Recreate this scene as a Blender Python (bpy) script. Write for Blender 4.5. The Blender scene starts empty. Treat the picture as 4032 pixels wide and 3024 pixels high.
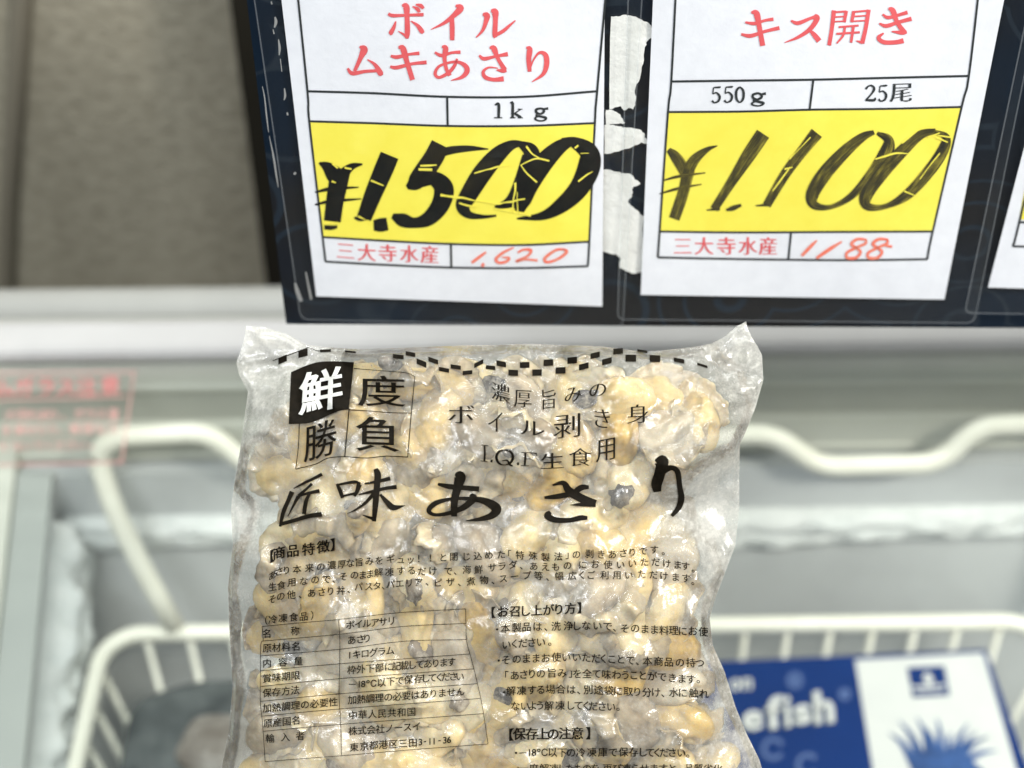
import bpy, math, random
import numpy as np
from mathutils import Vector, Matrix

random.seed(7)
rng = np.random.default_rng(11)
SC = bpy.context.scene
COL = SC.collection

# ------------------------------------------------------------------ camera, world, lamps, exposure
PITCH = math.radians(41.5)          # the phone looks down at the freezer
CAMZ = 1.5
FPX, CX, CY = 6289.0, 2016.0, 1512.0   # focal length and centre in photograph pixels
cd = bpy.data.cameras.new('camera')
cam = bpy.data.objects.new('camera', cd)
COL.objects.link(cam)
cam.location = (0, 0, CAMZ)
cam.rotation_euler = (math.pi / 2 - PITCH, 0, 0)
cd.sensor_width = 36.0
cd.lens = 36.0 * FPX / 4032.0
cd.clip_start = 0.02
cd.clip_end = 60
cd.dof.use_dof = True
cd.dof.focus_distance = 0.738
cd.dof.aperture_fstop = 4.2
SC.camera = cam

world = bpy.data.worlds.new('World')
SC.world = world
world.use_nodes = True
wnt = world.node_tree
bgn = wnt.nodes['Background']
bgn.inputs[1].default_value = 1.0
_tc = wnt.nodes.new('ShaderNodeTexCoord')
_sx = wnt.nodes.new('ShaderNodeSeparateXYZ')
_rp = wnt.nodes.new('ShaderNodeValToRGB')
_mr = wnt.nodes.new('ShaderNodeMapRange')
_mr.inputs['From Min'].default_value = -1
wnt.links.new(_tc.outputs['Generated'], _sx.inputs[0])
wnt.links.new(_sx.outputs['Z'], _mr.inputs['Value'])
wnt.links.new(_mr.outputs[0], _rp.inputs[0])
_e = _rp.color_ramp.elements
_e[0].position, _e[0].color = 0.35, (0.05, 0.055, 0.065, 1)     # dim shop floor below
_e[1].position, _e[1].color = 0.85, (0.40, 0.44, 0.46, 1)       # pale ceiling above
wnt.links.new(_rp.outputs[0], bgn.inputs[0])


def lamp(name, loc, target, sx, sy, power, color):
    ld = bpy.data.lights.new(name, 'AREA')
    ld.shape = 'RECTANGLE'
    ld.size, ld.size_y = sx, sy
    ld.energy = power
    ld.color = color
    o = bpy.data.objects.new(name, ld)
    COL.objects.link(o)
    o.location = loc
    o.rotation_euler = (Vector(target) - Vector(loc)).to_track_quat('-Z', 'Y').to_euler()
    return o


lamp('ceiling_lamp', (1.45, -0.42, 2.35), (0.05, 0.62, 0.9), 0.45, 0.22, 40, (1.0, 0.95, 0.87))
lamp('ceiling_lamp', (-0.75, -0.75, 2.70), (0.0, 0.6, 1.0), 1.2, 0.06, 27, (0.96, 0.98, 1.0))
lamp('ceiling_lamp', (0.30, -0.32, 2.75), (0.1, 0.75, 0.6), 1.2, 0.06, 12, (0.98, 1.0, 0.97))
lamp('ceiling_lamp', (0.0, 0.99, 2.75), (0.0, 0.86, 0.8), 2.4, 0.12, 25, (0.98, 1.0, 0.97))

SC.view_settings.view_transform = 'Standard'
SC.view_settings.look = 'None'
SC.view_settings.exposure = 0.30
SC.view_settings.gamma = 1
SC.view_settings.use_curve_mapping = False
SC.render.engine = 'CYCLES'
SC.cycles.use_denoising = True
try:
    SC.cycles.denoiser = 'OPENIMAGEDENOISE'
except Exception:
    pass
SC.cycles.transparent_max_bounces = 40
SC.cycles.max_bounces = 10
SC.cycles.sample_clamp_indirect = 4.0

# ------------------------------------------------------------------ helpers
RC = np.array(cam.rotation_euler.to_matrix())


def ray(x, y):
    d = np.array([(x - CX) / FPX, -(y - CY) / FPX, -1.0])
    return RC @ d


def tag(o, label=None, cat=None, group=None, kind=None):
    if label: o['label'] = label
    if cat: o['category'] = cat
    if group: o['group'] = group
    if kind: o['kind'] = kind
    return o


def empty(name, loc=(0, 0, 0)):
    o = bpy.data.objects.new(name, None)
    COL.objects.link(o)
    o.location = loc
    o.empty_display_size = 0.02
    return o


def mesh_obj(name, verts, faces, mat, parent=None, smooth=False, uvs=None, attrs=None):
    me = bpy.data.meshes.new(name)
    me.from_pydata([tuple(map(float, v)) for v in verts], [], [tuple(map(int, f)) for f in faces])
    if uvs is not None:
        ul = me.uv_layers.new(name='UVMap')
        li = np.empty(len(me.loops), dtype=np.int32)
        me.loops.foreach_get('vertex_index', li)
        ul.data.foreach_set('uv', np.asarray(uvs, dtype=np.float32)[li].ravel())
    for k, a in (attrs or {}).items():
        at = me.attributes.new(k, 'FLOAT', 'POINT')
        at.data.foreach_set('value', np.asarray(a, dtype=np.float32))
    if smooth:
        me.polygons.foreach_set('use_smooth', [True] * len(me.polygons))
    me.materials.append(mat)
    o = bpy.data.objects.new(name, me)
    COL.objects.link(o)
    if parent is not None:
        o.parent = parent
        o.matrix_parent_inverse = parent.matrix_basis.inverted() if parent.parent is None else (parent.matrix_parent_inverse @ parent.matrix_basis).inverted() @ Matrix.Identity(4)
        if parent.parent is not None:
            o.matrix_parent_inverse = Matrix.Identity(4)
    return o


class MB:
    def __init__(s):
        s.v, s.f, s.uv = [], [], []

    def add(s, verts, faces, uvs=None):
        n = len(s.v)
        s.v.extend(verts)
        s.uv.extend(uvs if uvs is not None else [(0, 0)] * len(verts))
        s.f.extend([tuple(i + n for i in f) for f in faces])

    def box(s, x0, x1, y0, y1, z0, z1):
        v = [(x, y, z) for z in (z0, z1) for y in (y0, y1) for x in (x0, x1)]
        s.add(v, [(0, 2, 3, 1), (4, 5, 7, 6), (0, 1, 5, 4), (2, 6, 7, 3), (0, 4, 6, 2), (1, 3, 7, 5)])

    def prism(s, prof, x0, x1):
        n = len(prof)
        v = [(x0, p[0], p[1]) for p in prof] + [(x1, p[0], p[1]) for p in prof]
        f = [(i, (i + 1) % n, n + (i + 1) % n, n + i) for i in range(n)]
        f += [tuple(range(n - 1, -1, -1)), tuple(range(n, 2 * n))]
        s.add(v, f)

    def tube(s, pts, r, seg=10, closed=False):
        P = [Vector(p) for p in pts]
        n = len(P)
        rings = []
        up = Vector((0.13, 0.31, 0.94))
        for i in range(n):
            a = P[(i - 1) % n] if (closed or i > 0) else P[i]
            b = P[(i + 1) % n] if (closed or i < n - 1) else P[i]
            t = (b - a).normalized()
            u = t.cross(up)
            if u.length < 1e-3:
                u = t.cross(Vector((1, 0, 0)))
            u.normalize()
            w = t.cross(u)
            rr = r[i] if hasattr(r, '__len__') else r
            rings.append([P[i] + (u * math.cos(2 * math.pi * k / seg) + w * math.sin(2 * math.pi * k / seg)) * rr for k in range(seg)])
        v = [tuple(q) for rg in rings for q in rg]
        f = []
        for i in range(n if closed else n - 1):
            j = (i + 1) % n
            for k in range(seg):
                k2 = (k + 1) % seg
                f.append((i * seg + k, i * seg + k2, j * seg + k2, j * seg + k))
        if not closed:
            f.append(tuple(range(seg - 1, -1, -1)))
            f.append(tuple(range((n - 1) * seg, n * seg)))
        s.add(v, f)

    def build(s, name, mat, parent=None, smooth=False):
        return mesh_obj(name, s.v, s.f, mat, parent, smooth, s.uv)


def catmull(pts, step):
    """Smooth polyline through points (any dimension), resampled about every STEP units."""
    P = np.array(pts, float)
    if len(P) == 2:
        n = max(2, int(np.linalg.norm((P[1] - P[0])[:2]) / step) + 1)
        return P[0] + (P[1] - P[0]) * np.linspace(0, 1, n)[:, None]
    E = np.vstack([2 * P[0] - P[1], P, 2 * P[-1] - P[-2]])
    out = []
    for i in range(1, len(E) - 2):
        p0, p1, p2, p3 = E[i - 1:i + 3]
        n = max(2, int(np.linalg.norm((p2 - p1)[:2]) / step) + 1)
        for t in np.linspace(0, 1, n, endpoint=False):
            out.append(0.5 * (2 * p1 + (p2 - p0) * t + (2 * p0 - 5 * p1 + 4 * p2 - p3) * t * t + (3 * p1 - p0 - 3 * p2 + p3) * t ** 3))
    out.append(E[-2])
    return np.array(out)


def bez3(pts, r=0.3, n=6, rad=None):
    """Polyline in space with rounded corners."""
    P = [Vector(p) for p in pts]
    out = [P[0]]
    for i in range(1, len(P) - 1):
        a, b, c = P[i - 1], P[i], P[i + 1]
        r1 = min(0.5, rad / (a - b).length) if rad else min(r, 0.5)
        r2 = min(0.5, rad / (c - b).length) if rad else min(r, 0.5)
        s1 = b + (a - b) * r1
        s2 = b + (c - b) * r2
        for k in range(n + 1):
            t = k / n
            out.append(s1 * (1 - t) ** 2 + b * 2 * t * (1 - t) + s2 * t * t)
    out.append(P[-1])
    return [p for i, p in enumerate(out) if i == 0 or (p - out[i - 1]).length > 4e-4]


# ------------------------------------------------------------------ materials
def newmat(name):
    m = bpy.data.materials.new(name)
    m.use_nodes = True
    nt = m.node_tree
    nt.nodes.clear()
    out = nt.nodes.new('ShaderNodeOutputMaterial')
    return m, nt, out


def nd(nt, typ, **kw):
    n = nt.nodes.new(typ)
    for k, v in kw.items():
        if k.startswith('i_'):
            n.inputs[k[2:].replace('_', ' ')].default_value = v
        else:
            setattr(n, k, v)
    return n


def ramp(nt, fac, stops):
    r = nt.nodes.new('ShaderNodeValToRGB')
    e = r.color_ramp.elements
    while len(e) < len(stops):
        e.new(0.5)
    for k, (p, c) in enumerate(stops):
        e[k].position = p
        e[k].color = (*c, 1) if len(c) == 3 else c
    nt.links.new(fac, r.inputs[0])
    return r.outputs[0]


def noise(nt, scale, detail=4, rough=0.6, vec=None, coord='Object', mapscale=None, dist=0.0):
    if vec is None:
        tc = nt.nodes.new('ShaderNodeTexCoord')
        vec = tc.outputs[coord]
    if mapscale:
        mp = nt.nodes.new('ShaderNodeMapping')
        mp.inputs['Scale'].default_value = mapscale
        nt.links.new(vec, mp.inputs[0])
        vec = mp.outputs[0]
    n = nt.nodes.new('ShaderNodeTexNoise')
    n.inputs['Scale'].default_value = scale
    n.inputs['Detail'].default_value = detail
    n.inputs['Roughness'].default_value = rough
    n.inputs['Distortion'].default_value = dist
    nt.links.new(vec, n.inputs['Vector'])
    return n.outputs[0]


def bump(nt, h, strength, dist=0.001):
    b = nt.nodes.new('ShaderNodeBump')
    b.inputs['Strength'].default_value = strength
    b.inputs['Distance'].default_value = dist
    nt.links.new(h, b.inputs['Height'])
    return b.outputs[0]


def pbr(name, c1, c2=None, scale=40, rough=0.5, spec=0.5, bumpk=0.0, bscale=None, coat=0.0, metal=0.0, mapscale=None, lo=0.35, hi=0.65, bdist=0.001):
    m, nt, out = newmat(name)
    p = nd(nt, 'ShaderNodeBsdfPrincipled')
    p.inputs['Base Color'].default_value = (*c1, 1)
    p.inputs['Roughness'].default_value = rough
    p.inputs['Specular IOR Level'].default_value = spec
    p.inputs['Coat Weight'].default_value = coat
    p.inputs['Metallic'].default_value = metal
    if c2 is not None:
        nt.links.new(ramp(nt, noise(nt, scale, mapscale=mapscale), [(lo, c1), (hi, c2)]), p.inputs['Base Color'])
    if bumpk:
        nt.links.new(bump(nt, noise(nt, bscale or scale, mapscale=mapscale), bumpk, bdist), p.inputs['Normal'])
    nt.links.new(p.outputs[0], out.inputs[0])
    return m


M = {}
M['paper'] = pbr('white_paper', (0.79, 0.795, 0.845), (0.745, 0.75, 0.80), 90, 0.65, 0.3, 0.15, 350)
M['yellow'] = pbr('yellow_print', (0.90, 0.80, 0.105), (0.865, 0.75, 0.085), 60, 0.55, 0.3, 0.1, 350)
M['red'] = pbr('red_print', (0.74, 0.115, 0.125), (0.68, 0.095, 0.105), 200, 0.6, 0.3)
M['red_pen'] = pbr('red_marker_ink', (0.88, 0.16, 0.10), (0.80, 0.26, 0.18), 300, 0.6, 0.3)
M['line'] = pbr('black_print', (0.018, 0.022, 0.024), None, rough=0.6)
M['ink'] = pbr('black_marker_ink', (0.004, 0.005, 0.0055), (0.008, 0.008, 0.0075), 200, 0.45, 0.2)
M['bag_ink'] = pbr('film_ink', (0.0045, 0.0035, 0.002), (0.008, 0.006, 0.0035), 400, 0.6, 0.06)
M['bag_ink_thin'] = pbr('film_ink_fine', (0.004, 0.0032, 0.002), None, rough=0.6, spec=0.05)
M['knock'] = pbr('pale_film_ink', (0.44, 0.44, 0.42), (0.50, 0.50, 0.47), 120, 0.45, 0.4)
M['white_trim'] = pbr('white_trim', (0.51, 0.50, 0.49), (0.48, 0.47, 0.46), 14, 0.4, 0.4, 0.05, 60)
M['rail_alu'] = pbr('grey_rail', (0.46, 0.46, 0.43), (0.41, 0.41, 0.385), 8, 0.38, 0.5)
M['liner_green'] = pbr('grey_green_plastic', (0.44, 0.445, 0.40), (0.39, 0.395, 0.355), 5, 0.5, 0.4, 0.03, 30)
M['liner_band'] = pbr('pale_gasket', (0.58, 0.59, 0.535), (0.53, 0.535, 0.48), 7, 0.45, 0.4)
M['liner'] = pbr('freezer_liner', (0.61, 0.63, 0.64), (0.51, 0.525, 0.535), 9, 0.5, 0.4, 0.1, 50)
M['lip'] = pbr('grey_lip', (0.36, 0.38, 0.365), (0.32, 0.34, 0.33), 6, 0.5, 0.4)
M['frost'] = pbr('freezer_frost', (0.78, 0.80, 0.80), (0.68, 0.71, 0.71), 60, 0.8, 0.2, 0.6, 160, bdist=0.004)
M['wire'] = pbr('cream_wire_coating', (0.80, 0.79, 0.71), (0.75, 0.74, 0.65), 30, 0.35, 0.5)
M['cabinet'] = pbr('cabinet_enamel', (0.75, 0.76, 0.75), (0.70, 0.71, 0.70), 6, 0.4, 0.5)
M['torn'] = pbr('torn_paper', (0.82, 0.81, 0.78), (0.74, 0.73, 0.70), 70, 0.8, 0.2, 0.5, 120, bdist=0.002)
M['blue'] = pbr('blue_carton', (0.003, 0.028, 0.150), (0.0028, 0.024, 0.130), 14, 0.55, 0.15)
M['carton_white'] = pbr('white_carton_print', (0.60, 0.61, 0.61), (0.56, 0.57, 0.575), 20, 0.45, 0.4)
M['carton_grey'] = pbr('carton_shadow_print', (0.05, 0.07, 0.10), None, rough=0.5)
M['bubble'] = pbr('carton_bubble_print', (0.055, 0.10, 0.26), None, rough=0.5)
M['spike'] = pbr('carton_spike_print', (0.015, 0.045, 0.15), (0.03, 0.085, 0.26), 60, 0.5, 0.4)
M['sticker'] = pbr('red_sticker_print', (0.52, 0.135, 0.13), None, rough=0.5)
M['sticker_pale'] = pbr('pale_red_sticker_print', (0.50, 0.245, 0.22), None, rough=0.5)
M['package'] = pbr('dark_frozen_package', (0.045, 0.052, 0.056), (0.125, 0.138, 0.142), 30, 0.6, 0.25, 0.4, 50, bdist=0.004)
M['package_pale'] = pbr('pale_frozen_package', (0.14, 0.12, 0.105), (0.30, 0.28, 0.26), 36, 0.35, 0.5, 0.4, 60, bdist=0.004)
M['shade_black'] = pbr('shade_black', (0.016, 0.014, 0.010), None, rough=0.8, spec=0.1)  # black standing in for the shade on the wall beside the board
M['steel'] = pbr('bracket_steel', (0.3, 0.3, 0.31), None, rough=0.4, metal=0.9)


def wall_mat():
    m, nt, out = newmat('stone_textured_wall')
    p = nd(nt, 'ShaderNodeBsdfPrincipled', i_Roughness=0.8)
    p.inputs['Specular IOR Level'].default_value = 0.25
    n1 = noise(nt, 100, 4, 0.6, mapscale=(0.8, 1, 1.15))
    n2 = noise(nt, 6, 2, 0.5, mapscale=(1.6, 1, 0.35))
    mx = nd(nt, 'ShaderNodeMath', operation='MULTIPLY_ADD')
    nt.links.new(n2, mx.inputs[0]); mx.inputs[1].default_value = 0.75
    nt.links.new(n1, mx.inputs[2])
    c = ramp(nt, mx.outputs[0], [(0.5, (0.190, 0.172, 0.128)), (0.74, (0.262, 0.240, 0.183)), (0.98, (0.345, 0.320, 0.250))])
    nt.links.new(c, p.inputs['Base Color'])
    nt.links.new(bump(nt, n1, 0.45, 0.006), p.inputs['Normal'])
    nt.links.new(p.outputs[0], out.inputs[0])
    return m


M['wall'] = wall_mat()
M['seam'] = pbr('dark_wall_seam', (0.17, 0.153, 0.115), None, rough=0.8)


def board_mat():
    m, nt, out = newmat('navy_scroll_board')
    p = nd(nt, 'ShaderNodeBsdfPrincipled', i_Roughness=0.3)
    p.inputs['Specular IOR Level'].default_value = 0.3
    tc = nd(nt, 'ShaderNodeTexCoord')
    v = nd(nt, 'ShaderNodeTexVoronoi', i_Scale=17.0)
    nt.links.new(tc.outputs['Object'], v.inputs['Vector'])
    wv = nd(nt, 'ShaderNodeMath', operation='MULTIPLY'); wv.inputs[1].default_value = 30.0
    nt.links.new(v.outputs['Distance'], wv.inputs[0])
    sn = nd(nt, 'ShaderNodeMath', operation='SINE'); nt.links.new(wv.outputs[0], sn.inputs[0])
    curls = ramp(nt, sn.outputs[0], [(0.80, (0, 0, 0)), (0.97, (1, 1, 1))])
    big = noise(nt, 7, 2, 0.5)
    base = ramp(nt, big, [(0.42, (0.0025, 0.0085, 0.019)), (0.62, (0.010, 0.0095, 0.010))])
    mx = nd(nt, 'ShaderNodeMix', data_type='RGBA')
    nt.links.new(curls, mx.inputs[0]); nt.links.new(base, mx.inputs[6])
    mx.inputs[7].default_value = (0.013, 0.020, 0.030, 1)
    nt.links.new(mx.outputs[2], p.inputs['Base Color'])
    nt.links.new(p.outputs[0], out.inputs[0])
    return m


M['board'] = board_mat()


def clear_film(name, haze, rough, hazecol=(0.75, 0.8, 0.85), bk=0.0, bs=80, tint=(0.97, 0.98, 0.98), ior=1.45):
    m, nt, out = newmat(name)
    tr = nd(nt, 'ShaderNodeBsdfTransparent'); tr.inputs[0].default_value = (*tint, 1)
    df = nd(nt, 'ShaderNodeBsdfDiffuse'); df.inputs[0].default_value = (*hazecol, 1)
    mx = nd(nt, 'ShaderNodeMixShader'); mx.inputs[0].default_value = haze
    nt.links.new(tr.outputs[0], mx.inputs[1]); nt.links.new(df.outputs[0], mx.inputs[2])
    gl = nd(nt, 'ShaderNodeBsdfGlossy'); gl.inputs['Roughness'].default_value = rough
    fr = nd(nt, 'ShaderNodeFresnel'); fr.inputs[0].default_value = ior
    m2 = nd(nt, 'ShaderNodeMixShader')
    nt.links.new(fr.outputs[0], m2.inputs[0]); nt.links.new(mx.outputs[0], m2.inputs[1]); nt.links.new(gl.outputs[0], m2.inputs[2])
    if bk:
        b = bump(nt, noise(nt, bs, 3, 0.5), bk, 0.002)
        nt.links.new(b, gl.inputs['Normal']); nt.links.new(b, fr.inputs['Normal'])
    nt.links.new(m2.outputs[0], out.inputs[0])
    return m


M['sleeve'] = clear_film('clear_vinyl_sleeve', 0.004, 0.07, bk=0.35, bs=26, ior=1.33)
M['sleeve_edge'] = clear_film('vinyl_sleeve_edge', 0.10, 0.15)
M['glint_paint'] = clear_film('vinyl_glint_paint', 0.30, 0.3, hazecol=(0.8, 0.8, 0.78))  # pale haze that paints the glints of the sleeve's edge
M['glass'] = clear_film('lid_glass', 0.0, 0.02, hazecol=(0.8, 0.85, 0.8), tint=(0.965, 0.975, 0.962), ior=1.17)


def film_mat():
    m, nt, out = newmat('frosted_bag_film')
    at = nd(nt, 'ShaderNodeAttribute', attribute_name='frost')
    n1 = noise(nt, 60, 6, 0.68)
    n2 = noise(nt, 420, 4, 0.7)
    r1 = ramp(nt, n1, [(0.36, (0.55,) * 3), (0.66, (1.5,) * 3)])
    r2 = ramp(nt, n2, [(0.46, (0.80,) * 3), (0.66, (1.2,) * 3), (0.74, (3.2,) * 3)])
    a = nd(nt, 'ShaderNodeMath', operation='MULTIPLY'); nt.links.new(r1, a.inputs[0]); nt.links.new(r2, a.inputs[1])
    b = nd(nt, 'ShaderNodeMath', operation='MULTIPLY', use_clamp=True); nt.links.new(a.outputs[0], b.inputs[0]); nt.links.new(at.outputs['Fac'], b.inputs[1])
    tr = nd(nt, 'ShaderNodeBsdfTransparent'); tr.inputs[0].default_value = (0.965, 0.97, 0.965, 1)
    df = nd(nt, 'ShaderNodeBsdfDiffuse'); df.inputs[0].default_value = (0.525, 0.515, 0.475, 1)
    tl = nd(nt, 'ShaderNodeBsdfTranslucent'); tl.inputs[0].default_value = (0.525, 0.515, 0.475, 1)
    mk = nd(nt, 'ShaderNodeMixShader'); mk.inputs[0].default_value = 0.28
    nt.links.new(df.outputs[0], mk.inputs[1]); nt.links.new(tl.outputs[0], mk.inputs[2])
    mx = nd(nt, 'ShaderNodeMixShader')
    nt.links.new(b.outputs[0], mx.inputs[0]); nt.links.new(tr.outputs[0], mx.inputs[1]); nt.links.new(mk.outputs[0], mx.inputs[2])
    gl = nd(nt, 'ShaderNodeBsdfGlossy'); gl.inputs['Roughness'].default_value = 0.15
    fr = nd(nt, 'ShaderNodeFresnel'); fr.inputs[0].default_value = 1.42
    n3 = noise(nt, 130, 5, 0.75, dist=0.6)
    bp = bump(nt, n3, 0.10, 0.003)
    nt.links.new(bp, gl.inputs['Normal']); nt.links.new(bp, fr.inputs['Normal'])
    m2 = nd(nt, 'ShaderNodeMixShader')
    nt.links.new(fr.outputs[0], m2.inputs[0]); nt.links.new(mx.outputs[0], m2.inputs[1]); nt.links.new(gl.outputs[0], m2.inputs[2])
    nt.links.new(m2.outputs[0], out.inputs[0])
    return m


M['film'] = film_mat()


def clam_mat(name, cols, frost_lo, sss=0.25, rough=0.58):
    m, nt, out = newmat(name)
    p = nd(nt, 'ShaderNodeBsdfPrincipled', i_Roughness=rough)
    p.inputs['Specular IOR Level'].default_value = 0.3
    oi = nd(nt, 'ShaderNodeObjectInfo')
    tc = nd(nt, 'ShaderNodeTexCoord')
    ad = nd(nt, 'ShaderNodeVectorMath', operation='ADD')
    sc = nd(nt, 'ShaderNodeMath', operation='MULTIPLY'); sc.inputs[1].default_value = 37.0
    nt.links.new(oi.outputs['Random'], sc.inputs[0])
    nt.links.new(tc.outputs['Object'], ad.inputs[0]); nt.links.new(sc.outputs[0], ad.inputs[1])
    n1 = noise(nt, 2.6, 4, 0.6, vec=ad.outputs[0])
    sh = nd(nt, 'ShaderNodeMath', operation='MULTIPLY_ADD'); sh.inputs[1].default_value = 0.34
    nt.links.new(oi.outputs['Random'], sh.inputs[0]); nt.links.new(n1, sh.inputs[2])
    k = len(cols)
    c = ramp(nt, sh.outputs[0], [(0.42 + 0.46 * i / max(1, k - 1), cols[i]) for i in range(k)])
    fr = ramp(nt, noise(nt, 5.5, 5, 0.72, vec=ad.outputs[0]), [(frost_lo, (0, 0, 0)), (frost_lo + 0.25, (0.75,) * 3)])
    mx = nd(nt, 'ShaderNodeMix', data_type='RGBA')
    nt.links.new(fr, mx.inputs[0]); nt.links.new(c, mx.inputs[6]); mx.inputs[7].default_value = (0.74, 0.68, 0.56, 1)
    nt.links.new(mx.outputs[2], p.inputs['Base Color'])
    p.inputs['Subsurface Weight'].default_value = sss
    p.inputs['Subsurface Radius'].default_value = (1.0, 0.55, 0.25)
    p.inputs['Subsurface Scale'].default_value = 0.003
    nt.links.new(bump(nt, noise(nt, 9, 5, 0.7, vec=ad.outputs[0]), 0.12, 0.06), p.inputs['Normal'])
    nt.links.new(p.outputs[0], out.inputs[0])
    return m


M['clam_cream'] = clam_mat('cream_clam_meat', [(0.36, 0.262, 0.135), (0.60, 0.45, 0.195), (0.67, 0.53, 0.27), (0.70, 0.60, 0.385)], 0.60)
M['clam_ochre'] = clam_mat('ochre_clam_meat', [(0.36, 0.235, 0.08), (0.57, 0.39, 0.115), (0.65, 0.475, 0.185), (0.68, 0.55, 0.30)], 0.62)
M['clam_grey'] = clam_mat('grey_clam_meat', [(0.19, 0.15, 0.105), (0.33, 0.265, 0.18), (0.48, 0.40, 0.28), (0.57, 0.50, 0.375)], 0.58)
M['mantle'] = clam_mat('clam_mantle', [(0.22, 0.175, 0.115), (0.42, 0.34, 0.215), (0.57, 0.48, 0.315), (0.64, 0.56, 0.41)], 0.60)
M['siphon'] = clam_mat('dark_clam_siphon', [(0.035, 0.033, 0.038), (0.085, 0.075, 0.072), (0.28, 0.22, 0.15)], 0.50, 0.0)

# ------------------------------------------------------------------ lettering
_fc = bpy.data.curves.new('lettering', 'FONT')
_fc.size = 1
_fc.resolution_u = 3
_fo = bpy.data.objects.new('lettering', _fc)
COL.objects.link(_fo)
_cache = {}


def glyph(ch):
    """(verts Nx2, triangles, outward vertex normals) of one character at em = 1."""
    if ch in _cache:
        return _cache[ch]
    _fc.body = ch
    dg = bpy.context.evaluated_depsgraph_get()
    dg.update()
    ev = _fo.evaluated_get(dg)
    me = ev.to_mesh()
    v = np.array([(a.co.x, a.co.y) for a in me.vertices]) if len(me.vertices) else np.zeros((0, 2))
    t = [tuple(p.vertices) for p in me.polygons]
    ev.to_mesh_clear()
    key, remap, uv = {}, [], []
    for p in v:
        k = (round(p[0], 5), round(p[1], 5))
        if k not in key:
            key[k] = len(uv); uv.append(p)
        remap.append(key[k])
    v = np.array(uv) if uv else v
    tt = []
    for f in t:
        f = [remap[i] for i in f]
        for i in range(1, len(f) - 1):
            g = (f[0], f[i], f[i + 1])
            if len(set(g)) == 3:
                a = (v[g[1]] - v[g[0]]); b = (v[g[2]] - v[g[0]])
                tt.append(g if a[0] * b[1] - a[1] * b[0] > 0 else (g[0], g[2], g[1]))
    edges = {}
    for g in tt:
        for a, b in ((g[0], g[1]), (g[1], g[2]), (g[2], g[0])):
            edges[(a, b)] = 1
    nrm = np.zeros_like(v)
    cnt = np.zeros(len(v))
    for (a, b) in edges:
        if (b, a) not in edges:
            d = v[b] - v[a]
            L = np.linalg.norm(d)
            if L > 1e-6:
                nn = np.array([d[1], -d[0]]) / L
                for i in (a, b):
                    nrm[i] += nn; cnt[i] += 1
    ln = np.linalg.norm(nrm, axis=1)
    ok = ln > 1e-6
    nrm[ok] /= ln[ok][:, None]
    sc = np.ones(len(v)); sc[ok] = np.clip(cnt[ok] / np.maximum(ln[ok], 1e-6), 1, 1.6)
    nrm *= sc[:, None]
    _cache[ch] = (v, tt, nrm)
    return _cache[ch]


def crop(x0, y0, s):
    return lambda x, y: (x0 + x / s, y0 + y / s)


class _Land(list):
    """Printed landmarks; each entry also remembers the block of print it belongs to."""
    block = ''

    def append(s, t):
        list.append(s, (t[0] + s.block,) + tuple(t[1:]))


LAND = _Land()            # printed landmarks on the bag: (text, x, y) in photograph pixels


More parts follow.
